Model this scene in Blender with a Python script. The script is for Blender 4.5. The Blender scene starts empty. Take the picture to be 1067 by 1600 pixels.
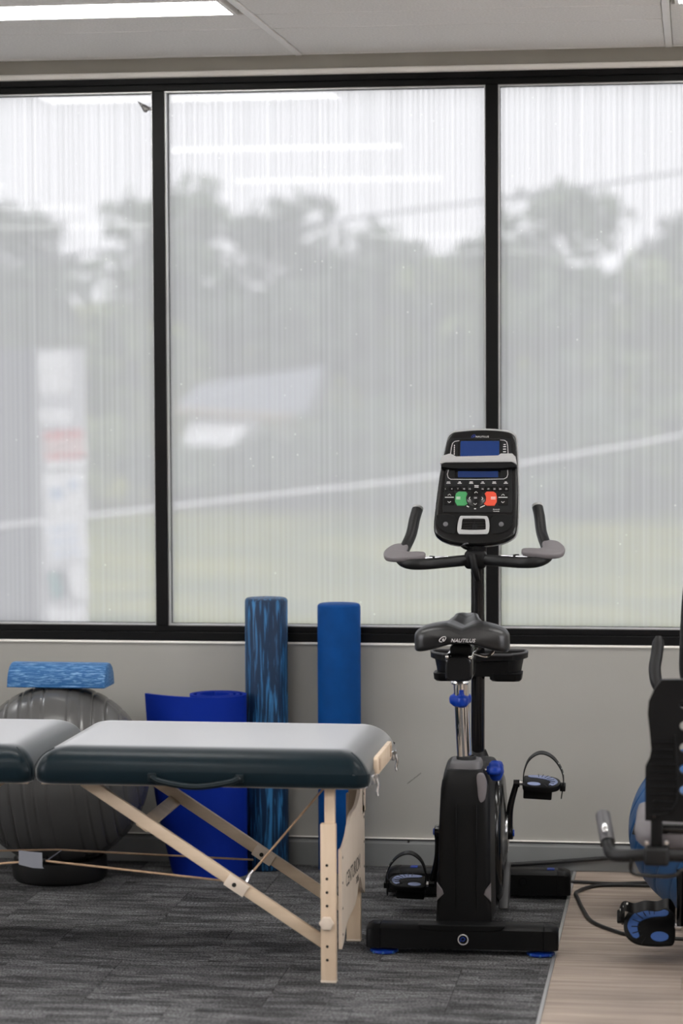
import bpy, bmesh, math, random
from mathutils import Vector, Matrix, noise as mnoise

# ------------------------------------------------------------------ camera, sky, exposure
scene = bpy.context.scene
COL = scene.collection
YAW, PITCH, ROLL = 0.13904, 0.05341, -0.00463
FPX, CAMH, CAMD = 3952.23, 1.709, 8.7
cam_data = bpy.data.cameras.new('camera')
cam = bpy.data.objects.new('camera', cam_data)
COL.objects.link(cam)
_f = Vector((-math.sin(YAW) * math.cos(PITCH), math.cos(YAW) * math.cos(PITCH), -math.sin(PITCH)))
_r = Vector((math.cos(YAW), math.sin(YAW), 0))
_u = _r.cross(_f)
_r2 = _r * math.cos(ROLL) + _u * math.sin(ROLL)
_u2 = -_r * math.sin(ROLL) + _u * math.cos(ROLL)
_m = Matrix((( _r2.x, _u2.x, -_f.x), (_r2.y, _u2.y, -_f.y), (_r2.z, _u2.z, -_f.z)))
cam.matrix_world = Matrix.Translation((0, -CAMD, CAMH)) @ _m.to_4x4()
cam_data.sensor_fit = 'VERTICAL'
cam_data.sensor_height = 36.0
cam_data.lens = FPX / 1600 * 36.0
cam_data.clip_end = 600
cam_data.dof.use_dof = True
cam_data.dof.focus_distance = 7.9
cam_data.dof.aperture_fstop = 2.0
scene.camera = cam

world = bpy.data.worlds.new('overcast_sky')
scene.world = world
world.use_nodes = True
world.node_tree.nodes['Background'].inputs['Color'].default_value = (0.965, 0.97, 1.0, 1)
world.node_tree.nodes['Background'].inputs['Strength'].default_value = 5.5

scene.view_settings.view_transform = 'Standard'
scene.view_settings.look = 'None'
scene.view_settings.gamma = 1
scene.view_settings.exposure = 1.2
scene.view_settings.use_curve_mapping = False
LAMP_STRENGTH = 9.5

# ------------------------------------------------------------------ materials
def nodes_of(name):
    m = bpy.data.materials.new(name)
    m.use_nodes = True
    nt = m.node_tree
    b = nt.nodes['Principled BSDF']
    return m, nt, b

def N(nt, kind, **kw):
    n = nt.nodes.new(kind)
    for k, v in kw.items():
        if k.startswith('i_'):
            n.inputs[k[2:].replace('_', ' ')].default_value = v
        else:
            setattr(n, k, v)
    return n

def coords(nt, scale, kind='Object'):
    tc = N(nt, 'ShaderNodeTexCoord')
    mp = N(nt, 'ShaderNodeMapping')
    mp.inputs['Scale'].default_value = scale
    nt.links.new(tc.outputs[kind], mp.inputs['Vector'])
    return mp

def mat(name, col, rough=0.5, metal=0.0, spec=0.5, var=0.06, vscale=(6, 6, 6), bump=0.0, bscale=80, coat=0.0, col2=None, ior=1.5, coatr=0.1, sheen=0.0):
    """principled surface with a little procedural colour variation and relief"""
    m, nt, b = nodes_of(name)
    c2 = col2 if col2 else tuple(max(0, min(1, c * (1 - var * 2))) for c in col)
    mp = coords(nt, vscale)
    nz = N(nt, 'ShaderNodeTexNoise')
    nz.inputs['Scale'].default_value = 1.0
    nz.inputs['Detail'].default_value = 4
    nt.links.new(mp.outputs[0], nz.inputs['Vector'])
    rp = N(nt, 'ShaderNodeValToRGB')
    rp.color_ramp.elements[0].position = 0.35
    rp.color_ramp.elements[1].position = 0.65
    rp.color_ramp.elements[0].color = (*c2, 1)
    rp.color_ramp.elements[1].color = (*col, 1)
    nt.links.new(nz.outputs['Fac'], rp.inputs['Fac'])
    nt.links.new(rp.outputs['Color'], b.inputs['Base Color'])
    b.inputs['Roughness'].default_value = rough
    b.inputs['Metallic'].default_value = metal
    b.inputs['Specular IOR Level'].default_value = spec
    b.inputs['IOR'].default_value = ior
    b.inputs['Coat Weight'].default_value = coat
    b.inputs['Coat Roughness'].default_value = coatr
    b.inputs['Sheen Weight'].default_value = sheen
    b.inputs['Sheen Roughness'].default_value = 0.3
    if bump > 0:
        mp2 = coords(nt, (bscale,) * 3)
        n2 = N(nt, 'ShaderNodeTexNoise')
        n2.inputs['Scale'].default_value = 1.0
        n2.inputs['Detail'].default_value = 3
        nt.links.new(mp2.outputs[0], n2.inputs['Vector'])
        bp = N(nt, 'ShaderNodeBump')
        bp.inputs['Strength'].default_value = bump
        bp.inputs['Distance'].default_value = 0.002
        nt.links.new(n2.outputs['Fac'], bp.inputs['Height'])
        nt.links.new(bp.outputs['Normal'], b.inputs['Normal'])
    return m

def wood(name, c1, c2, scale=(3, 40, 40), rough=0.5, spec=0.4, per_object=0.0, bump=0.05):
    m, nt, b = nodes_of(name)
    mp = coords(nt, scale)
    oi = N(nt, 'ShaderNodeObjectInfo')
    ad = N(nt, 'ShaderNodeVectorMath', operation='ADD')
    ml = N(nt, 'ShaderNodeVectorMath', operation='SCALE')
    cb = N(nt, 'ShaderNodeCombineXYZ')
    for k in range(3):
        nt.links.new(oi.outputs['Random'], cb.inputs[k])
    nt.links.new(cb.outputs[0], ml.inputs[0])
    ml.inputs['Scale'].default_value = 37.0 if per_object else 0.0
    nt.links.new(mp.outputs[0], ad.inputs[0])
    nt.links.new(ml.outputs[0], ad.inputs[1])
    nz = N(nt, 'ShaderNodeTexNoise')
    nz.inputs['Scale'].default_value = 1.0
    nz.inputs['Detail'].default_value = 6
    nz.inputs['Distortion'].default_value = 0.6
    nt.links.new(ad.outputs[0], nz.inputs['Vector'])
    rp = N(nt, 'ShaderNodeValToRGB')
    rp.color_ramp.elements[0].position = 0.3
    rp.color_ramp.elements[1].position = 0.7
    rp.color_ramp.elements[0].color = (*c2, 1)
    rp.color_ramp.elements[1].color = (*c1, 1)
    nt.links.new(nz.outputs['Fac'], rp.inputs['Fac'])
    hs = N(nt, 'ShaderNodeHueSaturation')
    if per_object:
        mr = N(nt, 'ShaderNodeMapRange')
        mr.inputs['To Min'].default_value = 1 - per_object
        mr.inputs['To Max'].default_value = 1 + per_object
        nt.links.new(oi.outputs['Random'], mr.inputs['Value'])
        nt.links.new(mr.outputs['Result'], hs.inputs['Value'])
    nt.links.new(rp.outputs['Color'], hs.inputs['Color'])
    nt.links.new(hs.outputs['Color'], b.inputs['Base Color'])
    b.inputs['Roughness'].default_value = rough
    b.inputs['Specular IOR Level'].default_value = spec
    bp = N(nt, 'ShaderNodeBump')
    bp.inputs['Strength'].default_value = bump
    bp.inputs['Distance'].default_value = 0.002
    nt.links.new(nz.outputs['Fac'], bp.inputs['Height'])
    nt.links.new(bp.outputs['Normal'], b.inputs['Normal'])
    return m

def carpet_mat():
    m, nt, b = nodes_of('charcoal_loop_carpet')
    tc = N(nt, 'ShaderNodeTexCoord')
    oi = N(nt, 'ShaderNodeObjectInfo')
    cb = N(nt, 'ShaderNodeCombineXYZ')
    mul = N(nt, 'ShaderNodeMath', operation='MULTIPLY')
    mul.inputs[1].default_value = 53.0
    nt.links.new(oi.outputs['Random'], mul.inputs[0])
    for k in range(2):
        nt.links.new(mul.outputs[0], cb.inputs[k])
    ad = N(nt, 'ShaderNodeVectorMath', operation='ADD')
    nt.links.new(tc.outputs['Object'], ad.inputs[0])
    nt.links.new(cb.outputs[0], ad.inputs[1])
    def tex(scale, detail=2, dist=0.0):
        mp = N(nt, 'ShaderNodeMapping')
        mp.inputs['Scale'].default_value = scale
        nt.links.new(ad.outputs[0], mp.inputs['Vector'])
        nz = N(nt, 'ShaderNodeTexNoise')
        nz.inputs['Scale'].default_value = 1.0
        nz.inputs['Detail'].default_value = detail
        nz.inputs['Distortion'].default_value = dist
        nt.links.new(mp.outputs[0], nz.inputs['Vector'])
        return nz
    streak = tex((11, 165, 1), 2)          # yarn rows
    fleck = tex((150, 150, 1), 1)        # single tufts
    br = N(nt, 'ShaderNodeTexBrick')      # woven lighter and darker bars
    br.offset = 0.37; br.offset_frequency = 2; br.squash = 1.6; br.squash_frequency = 3
    br.inputs['Color1'].default_value = (0.36, 0.36, 0.36, 1); br.inputs['Color2'].default_value = (0.64, 0.64, 0.64, 1)
    br.inputs['Mortar Size'].default_value = 0.0
    br.inputs['Scale'].default_value = 1.0
    br.inputs['Brick Width'].default_value = 0.17; br.inputs['Row Height'].default_value = 0.036
    nt.links.new(ad.outputs[0], br.inputs['Vector'])
    soft = tex((3.6, 15, 1), 1)
    patch = N(nt, 'ShaderNodeMix'); patch.data_type = 'FLOAT'
    patch.inputs[0].default_value = 0.5
    nt.links.new(br.outputs['Color'], patch.inputs[2]); nt.links.new(soft.outputs['Fac'], patch.inputs[3])
    def ramp(src, p0, p1, v0, v1):
        r = N(nt, 'ShaderNodeMapRange')
        r.inputs['From Min'].default_value = p0
        r.inputs['From Max'].default_value = p1
        r.inputs['To Min'].default_value = v0
        r.inputs['To Max'].default_value = v1
        nt.links.new(src, r.inputs['Value'])
        return r.outputs['Result']
    a = ramp(streak.outputs['Fac'], 0.36, 0.64, 0.5, 1.5)
    c = ramp(patch.outputs[0], 0.42, 0.58, 0.55, 1.35)
    d = ramp(fleck.outputs['Fac'], 0.35, 0.65, 0.45, 1.6)
    e = ramp(oi.outputs['Random'], 0, 1, 0.88, 1.12)
    p1 = N(nt, 'ShaderNodeMath', operation='MULTIPLY')
    p2 = N(nt, 'ShaderNodeMath', operation='MULTIPLY')
    p3 = N(nt, 'ShaderNodeMath', operation='MULTIPLY')
    nt.links.new(a, p1.inputs[0]); nt.links.new(c, p1.inputs[1])
    nt.links.new(p1.outputs[0], p2.inputs[0]); nt.links.new(d, p2.inputs[1])
    nt.links.new(p2.outputs[0], p3.inputs[0]); nt.links.new(e, p3.inputs[1])
    vm = N(nt, 'ShaderNodeVectorMath', operation='SCALE')
    vm.inputs[0].default_value = (0.092, 0.092, 0.095)
    nt.links.new(p3.outputs[0], vm.inputs['Scale'])
    nt.links.new(vm.outputs[0], b.inputs['Base Color'])
    b.inputs['Roughness'].default_value = 0.95
    b.inputs['Specular IOR Level'].default_value = 0.1
    bp = N(nt, 'ShaderNodeBump')
    bp.inputs['Strength'].default_value = 0.6
    bp.inputs['Distance'].default_value = 0.003
    nt.links.new(p2.outputs[0], bp.inputs['Height'])
    nt.links.new(bp.outputs['Normal'], b.inputs['Normal'])
    return m

def film_mat():
    """inside face of the big panes: hazy, faintly banded privacy film with dust"""
    m = bpy.data.materials.new('hazy_window_film')
    m.use_nodes = True
    nt = m.node_tree
    nt.nodes.clear()
    out = N(nt, 'ShaderNodeOutputMaterial')
    tr = N(nt, 'ShaderNodeBsdfTransparent')
    tr.inputs['Color'].default_value = (0.165, 0.165, 0.166, 1)
    tl = N(nt, 'ShaderNodeBsdfTranslucent')
    tl.inputs['Color'].default_value = (0.188, 0.190, 0.196, 1)
    df = N(nt, 'ShaderNodeBsdfDiffuse')
    df.inputs['Color'].default_value = (0.4, 0.4, 0.4, 1)
    gl = N(nt, 'ShaderNodeBsdfGlossy')
    gl.inputs['Roughness'].default_value = 0.02
    gl.inputs['Color'].default_value = (0.95, 0.97, 1, 1)
    fr = N(nt, 'ShaderNodeFresnel')
    fr.inputs['IOR'].default_value = 1.27
    # vertical bands
    b1 = N(nt, 'ShaderNodeTexNoise'); b1.inputs['Scale'].default_value = 1; b1.inputs['Detail'].default_value = 3
    nt.links.new(coords(nt, (55, 1, 0.12)).outputs[0], b1.inputs['Vector'])
    wv = N(nt, 'ShaderNodeTexWave'); wv.inputs['Scale'].default_value = 17.0; wv.inputs['Distortion'].default_value = 0.5
    wv.inputs['Detail'].default_value = 1
    nt.links.new(coords(nt, (1, 0, 0.02)).outputs[0], wv.inputs['Vector'])
    mr1 = N(nt, 'ShaderNodeMapRange')
    mr1.inputs['From Min'].default_value = 0.3; mr1.inputs['From Max'].default_value = 0.7
    mr1.inputs['To Min'].default_value = 0.68; mr1.inputs['To Max'].default_value = 0.80
    nt.links.new(b1.outputs['Fac'], mr1.inputs['Value'])
    mw = N(nt, 'ShaderNodeMapRange')
    mw.inputs['To Min'].default_value = -0.035; mw.inputs['To Max'].default_value = 0.035
    nt.links.new(wv.outputs['Fac'], mw.inputs['Value'])
    ad = N(nt, 'ShaderNodeMath', operation='ADD')
    nt.links.new(mr1.outputs['Result'], ad.inputs[0]); nt.links.new(mw.outputs['Result'], ad.inputs[1])
    mx = N(nt, 'ShaderNodeMixShader')
    nt.links.new(ad.outputs[0], mx.inputs['Fac'])
    nt.links.new(tr.outputs[0], mx.inputs[1]); nt.links.new(tl.outputs[0], mx.inputs[2])
    # dust specks
    vo = N(nt, 'ShaderNodeTexVoronoi'); vo.inputs['Scale'].default_value = 26
    vo.inputs['Randomness'].default_value = 1.0
    nt.links.new(coords(nt, (1, 1, 1)).outputs[0], vo.inputs['Vector'])
    sp = N(nt, 'ShaderNodeMapRange')
    sp.inputs['From Min'].default_value = 0.05; sp.inputs['From Max'].default_value = 0.11
    sp.inputs['To Min'].default_value = 0.5; sp.inputs['To Max'].default_value = 0.0
    nt.links.new(vo.outputs['Distance'], sp.inputs['Value'])
    wn = N(nt, 'ShaderNodeTexNoise'); wn.inputs['Scale'].default_value = 9
    nt.links.new(coords(nt, (1, 1, 1)).outputs[0], wn.inputs['Vector'])
    th = N(nt, 'ShaderNodeMapRange')
    th.inputs['From Min'].default_value = 0.55; th.inputs['From Max'].default_value = 0.62
    nt.links.new(wn.outputs['Fac'], th.inputs['Value'])
    sm = N(nt, 'ShaderNodeMath', operation='MULTIPLY')
    nt.links.new(sp.outputs['Result'], sm.inputs[0]); nt.links.new(th.outputs['Result'], sm.inputs[1])
    dust = N(nt, 'ShaderNodeBsdfTranslucent')
    dust.inputs['Color'].default_value = (0.32, 0.32, 0.31, 1)
    mx1 = N(nt, 'ShaderNodeMixShader')
    nt.links.new(sm.outputs[0], mx1.inputs['Fac'])
    nt.links.new(mx.outputs[0], mx1.inputs[1]); nt.links.new(dust.outputs[0], mx1.inputs[2])
    mx2 = N(nt, 'ShaderNodeMixShader'); mx2.inputs['Fac'].default_value = 0.05
    nt.links.new(mx1.outputs[0], mx2.inputs[1]); nt.links.new(df.outputs[0], mx2.inputs[2])
    mx3 = N(nt, 'ShaderNodeMixShader')
    nt.links.new(fr.outputs[0], mx3.inputs['Fac'])
    nt.links.new(mx2.outputs[0], mx3.inputs[1]); nt.links.new(gl.outputs[0], mx3.inputs[2])
    nt.links.new(mx3.outputs[0], out.inputs['Surface'])
    return m

def clear_glass(name, tint=(0.95, 0.945, 0.95), refl_ior=1.45):
    m = bpy.data.materials.new(name)
    m.use_nodes = True
    nt = m.node_tree
    nt.nodes.clear()
    out = N(nt, 'ShaderNodeOutputMaterial')
    tr = N(nt, 'ShaderNodeBsdfTransparent'); tr.inputs['Color'].default_value = (*tint, 1)
    gl = N(nt, 'ShaderNodeBsdfGlossy'); gl.inputs['Roughness'].default_value = 0.02
    fr = N(nt, 'ShaderNodeFresnel'); fr.inputs['IOR'].default_value = refl_ior
    nz = N(nt, 'ShaderNodeTexNoise'); nz.inputs['Scale'].default_value = 3
    mx = N(nt, 'ShaderNodeMixShader')
    nt.links.new(fr.outputs[0], mx.inputs['Fac'])
    nt.links.new(tr.outputs[0], mx.inputs[1]); nt.links.new(gl.outputs[0], mx.inputs[2])
    nt.links.new(mx.outputs[0], out.inputs['Surface'])
    return m

def lamp_mat(strength):
    m, nt, b = nodes_of('lamp_diffuser_glow')
    nz = N(nt, 'ShaderNodeTexNoise'); nz.inputs['Scale'].default_value = 2
    nt.links.new(coords(nt, (1, 1, 1)).outputs[0], nz.inputs['Vector'])
    mr = N(nt, 'ShaderNodeMapRange')
    mr.inputs['To Min'].default_value = strength * 0.97; mr.inputs['To Max'].default_value = strength * 1.03
    nt.links.new(nz.outputs['Fac'], mr.inputs['Value'])
    b.inputs['Base Color'].default_value = (0.9, 0.9, 0.88, 1)
    b.inputs['Emission Color'].default_value = (1.0, 0.985, 0.95, 1)
    nt.links.new(mr.outputs['Result'], b.inputs['Emission Strength'])
    return m

def marble_foam(name, dark, light, scale, axis_stretch):
    m, nt, b = nodes_of(name)
    mp = coords(nt, axis_stretch)
    nz = N(nt, 'ShaderNodeTexNoise')
    nz.inputs['Scale'].default_value = scale; nz.inputs['Detail'].default_value = 4; nz.inputs['Distortion'].default_value = 0.9
    nt.links.new(mp.outputs[0], nz.inputs['Vector'])
    rp = N(nt, 'ShaderNodeValToRGB')
    rp.color_ramp.elements[0].position = 0.49; rp.color_ramp.elements[0].color = (*dark, 1)
    rp.color_ramp.elements[1].position = 0.66; rp.color_ramp.elements[1].color = (*light, 1)
    nt.links.new(nz.outputs['Fac'], rp.inputs['Fac'])
    nt.links.new(rp.outputs['Color'], b.inputs['Base Color'])
    b.inputs['Roughness'].default_value = 0.55
    b.inputs['Specular IOR Level'].default_value = 0.35
    n2 = N(nt, 'ShaderNodeTexNoise'); n2.inputs['Scale'].default_value = 220
    nt.links.new(coords(nt, (1, 1, 1)).outputs[0], n2.inputs['Vector'])
    bp = N(nt, 'ShaderNodeBump'); bp.inputs['Strength'].default_value = 0.35; bp.inputs['Distance'].default_value = 0.002
    nt.links.new(n2.outputs['Fac'], bp.inputs['Height'])
    nt.links.new(bp.outputs['Normal'], b.inputs['Normal'])
    return m

MT = dict(
    wall=mat('warm_grey_wall_paint', (0.345, 0.335, 0.312), 0.75, spec=0.25, var=0.02, vscale=(2, 2, 2), bump=0.12, bscale=160),
    wall_white=mat('white_wall_paint', (0.72, 0.71, 0.69), 0.8, spec=0.25, var=0.02, vscale=(2, 2, 2)),
    trim=mat('pale_gloss_trim', (0.92, 0.89, 0.84), 0.45, var=0.03),
    head=mat('taupe_head_board', (0.34, 0.32, 0.28), 0.7, var=0.04, spec=0.3),
    skirt=mat('grey_metal_skirting', (0.21, 0.215, 0.217), 0.5, var=0.04, spec=0.4),
    black_frame=mat('black_powdercoat', (0.004, 0.004, 0.0045), 0.42, var=0.15, spec=0.2),
    alu=mat('pale_aluminium', (0.72, 0.72, 0.73), 0.32, metal=0.75, var=0.03),
    gasket=mat('black_rubber_gasket', (0.015, 0.015, 0.017), 0.7, var=0.1),
    ceil=mat('mineral_fibre_tile', (0.92, 0.905, 0.88), 0.9, spec=0.15, var=0.05, vscale=(120, 120, 120), bump=0.5, bscale=140),
    tbar=mat('white_ceiling_bar', (0.93, 0.915, 0.89), 0.5, var=0.02),
    carpet=carpet_mat(),
    timber=wood('greige_timber_plank', (0.42, 0.345, 0.29), (0.21, 0.165, 0.135), (2.0, 46, 10), 0.5, 0.4, per_object=0.10),
    film=film_mat(), glass=clear_glass('outer_glass'), glass2=clear_glass('clear_pane'),
    lamp=lamp_mat(LAMP_STRENGTH),
    vinyl=mat('slate_blue_vinyl', (0.004, 0.011, 0.0155), 0.33, spec=0.5, var=0.06, vscale=(4, 4, 4), bump=0.06, bscale=300, ior=1.22, sheen=0.9),
    vinyl_handle=mat('slate_vinyl_webbing', (0.005, 0.011, 0.014), 0.45, var=0.1, spec=0.2),
    beech=wood('varnished_beech', (0.64, 0.51, 0.38), (0.55, 0.42, 0.30), (30, 30, 3), 0.4, 0.45),
    beech_x=wood('varnished_beech_rail', (0.58, 0.46, 0.34), (0.49, 0.38, 0.275), (4, 30, 30), 0.4, 0.45),
    ply=wood('birch_plywood', (0.62, 0.53, 0.44), (0.56, 0.47, 0.385), (3, 8, 2), 0.45, 0.4),
    cord=wood('tan_cord', (0.40, 0.27, 0.17), (0.28, 0.18, 0.11), (60, 60, 60), 0.6),
    ink=mat('black_print', (0.02, 0.02, 0.02), 0.7),
    hole=mat('dark_drill_hole', (0.012, 0.010, 0.008), 0.9),
    steel=mat('bright_steel', (0.75, 0.75, 0.76), 0.22, metal=1.0, var=0.05),
    chrome=mat('chrome', (0.78, 0.77, 0.76), 0.09, metal=1.0, var=0.02),
    black_plastic=mat('black_textured_plastic', (0.0045, 0.0046, 0.005), 0.45, var=0.1, bump=0.12, bscale=400, spec=0.16),
    black_gloss=mat('black_gloss_paint', (0.005, 0.005, 0.0055), 0.18, var=0.1, spec=0.4),
    black_rubber=mat('black_rubber_grip', (0.006, 0.006, 0.0065), 0.5, spec=0.3, var=0.1, bump=0.15, bscale=300),
    grey_plastic=mat('mid_grey_plastic', (0.085, 0.082, 0.088), 0.45, var=0.06),
    pad_grey=mat('warm_grey_elbow_pad', (0.145, 0.132, 0.138), 0.6, var=0.05, bump=0.1, bscale=300),
    pale_plastic=mat('pale_silver_plastic', (0.34, 0.34, 0.34), 0.4, var=0.03),
    console_panel=mat('console_membrane', (0.007, 0.0072, 0.008), 0.4, var=0.1, spec=0.25),
    saddle=mat('black_saddle_vinyl', (0.010, 0.0098, 0.0105), 0.36, var=0.12, bump=0.12, bscale=260, spec=0.5),
    blue_plastic=mat('royal_blue_plastic', (0.003, 0.032, 0.27), 0.32, var=0.08, spec=0.25),
    charcoal=mat('charcoal_plastic', (0.035, 0.034, 0.037), 0.5, var=0.08),
    blue_tread=mat('pale_blue_tread_rubber', (0.25, 0.30, 0.50), 0.5, var=0.08),
    blue_tread2=mat('blue_tread_rubber', (0.035, 0.11, 0.36), 0.5, var=0.08),
    screen=mat('blue_lcd', (0.004, 0.026, 0.13), 0.25, var=0.03, vscale=(60, 60, 60)),
    print_white=mat('white_print', (0.62, 0.62, 0.60), 0.5),
    print_silver=mat('silver_print', (0.62, 0.60, 0.60), 0.45),
    green=mat('green_key', (0.035, 0.24, 0.075), 0.45, var=0.05),
    red=mat('red_key', (0.60, 0.055, 0.02), 0.45, var=0.05),
    blue_foam=mat('blue_eva_foam', (0.0015, 0.052, 0.215), 0.7, var=0.08, vscale=(14, 14, 14), bump=0.35, bscale=260, spec=0.12),
    marble=marble_foam('marbled_blue_foam', (0.003, 0.02, 0.058), (0.03, 0.16, 0.36), 1.0, (80, 80, 6)),
    marble_h=marble_foam('streaked_blue_foam', (0.010, 0.085, 0.23), (0.15, 0.29, 0.50), 1.0, (26, 240, 240)),
    mat_blue=mat('cobalt_mat_foam', (0.0025, 0.021, 0.26), 0.7, var=0.06, spec=0.1),
    ball_grey=mat('dark_grey_ball_vinyl', (0.078, 0.077, 0.076), 0.25, var=0.06, vscale=(5, 5, 5), bump=0.06, bscale=300, spec=0.55),
    ball_blue=mat('blue_ball_vinyl', (0.03, 0.115, 0.30), 0.38, var=0.05, vscale=(5, 5, 5), bump=0.05, bscale=300),
    paper=mat('grey_paper_tag', (0.17, 0.175, 0.20), 0.7, var=0.05),
    cable=mat('black_cable_pvc', (0.010, 0.010, 0.011), 0.4),
    grass=mat('meadow_grass', (0.26, 0.27, 0.05), 0.95, spec=0.1, col2=(0.09, 0.13, 0.03), vscale=(0.35, 0.35, 0.35), bump=0.4, bscale=3),
    concrete=mat('bounce_concrete', (0.46, 0.45, 0.43), 0.9, var=0.05, vscale=(0.5, 0.5, 0.5)),
    leaf_a=mat('mist_paled_grey_green_leaves', (0.21, 0.28, 0.16), 0.7, spec=0.2, col2=(0.12, 0.17, 0.10), vscale=(0.4, 0.4, 0.4)),  # these leaf colours are lightened to stand in for mist over the slope
    leaf_b=mat('mist_paled_green_leaves', (0.32, 0.38, 0.17), 0.7, spec=0.2, col2=(0.18, 0.24, 0.11), vscale=(0.4, 0.4, 0.4)),
    leaf_c=mat('mist_paled_olive_leaves', (0.17, 0.22, 0.15), 0.7, spec=0.2, col2=(0.10, 0.13, 0.09), vscale=(0.4, 0.4, 0.4)),
    bark=mat('grey_bark', (0.14, 0.115, 0.09), 0.9, var=0.2, bump=0.5, bscale=20),
    white_render=mat('white_render', (0.82, 0.82, 0.80), 0.8, var=0.02),
    roof=mat('pale_blue_grey_roof', (0.25, 0.27, 0.31), 0.6, var=0.05),
    tan=mat('tan_fascia', (0.55, 0.45, 0.34), 0.7, var=0.05),
    sign_dark=mat('dark_slate_cladding', (0.055, 0.06, 0.085), 0.6, var=0.1),
    sign_white=mat('white_sign_sheet', (0.88, 0.88, 0.88), 0.5, var=0.02),
    sign_pale=mat('pale_grey_sign', (0.52, 0.52, 0.54), 0.6, var=0.05),
    sign_red=mat('red_sign_vinyl', (0.62, 0.05, 0.045), 0.5, var=0.03),
    sign_pink=mat('pink_sign_vinyl', (0.66, 0.42, 0.38), 0.5, var=0.03),
    sign_blue=mat('pale_blue_sign_vinyl', (0.40, 0.52, 0.72), 0.5, var=0.05),
    sign_teal=mat('teal_sign_vinyl', (0.02, 0.26, 0.24), 0.5, var=0.05),
    terracotta=mat('terracotta_pot', (0.35, 0.15, 0.08), 0.7),
)

# ------------------------------------------------------------------ mesh helpers
def tag(o, label=None, cat=None, group=None, kind=None):
    if label: o['label'] = label
    if cat: o['category'] = cat
    if group: o['group'] = group
    if kind: o['kind'] = kind
    return o

def thing(name, label, cat, loc=(0, 0, 0), rz=0.0, group=None):
    o = bpy.data.objects.new(name, None)
    o.empty_display_size = 0.05
    COL.objects.link(o)
    o.location = loc
    o.rotation_euler = (0, 0, rz)
    return tag(o, label, cat, group)

def catmull(pts, n=8, closed=False):
    P = [Vector(p) for p in pts]
    out = []
    L = len(P)
    rng = range(L) if closed else range(L - 1)
    for i in rng:
        p1, p2 = P[i], P[(i + 1) % L]
        p0 = P[(i - 1) % L] if closed or i > 0 else p1 * 2 - p2
        p3 = P[(i + 2) % L] if closed or i + 2 < L else p2 * 2 - p1
        for k in range(n):
            t = k / n
            out.append(0.5 * ((2 * p1) + (-p0 + p2) * t + (2 * p0 - 5 * p1 + 4 * p2 - p3) * t * t + (-p0 + 3 * p1 - 3 * p2 + p3) * t ** 3))
    if not closed:
        out.append(P[-1].copy())
    return out

def rrect(cx, cy, hw, hd, rad, n=5):
    rad = max(1e-4, min(rad, hw * 0.999, hd * 0.999))
    pts = []
    for (sx, sy, a0) in ((1, 1, 0), (-1, 1, 90), (-1, -1, 180), (1, -1, 270)):
        for k in range(n + 1):
            a = math.radians(a0 + 90 * k / n)
            pts.append((cx + sx * (hw - rad) + rad * math.cos(a), cy + sy * (hd - rad) + rad * math.sin(a)))
    return pts

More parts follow.
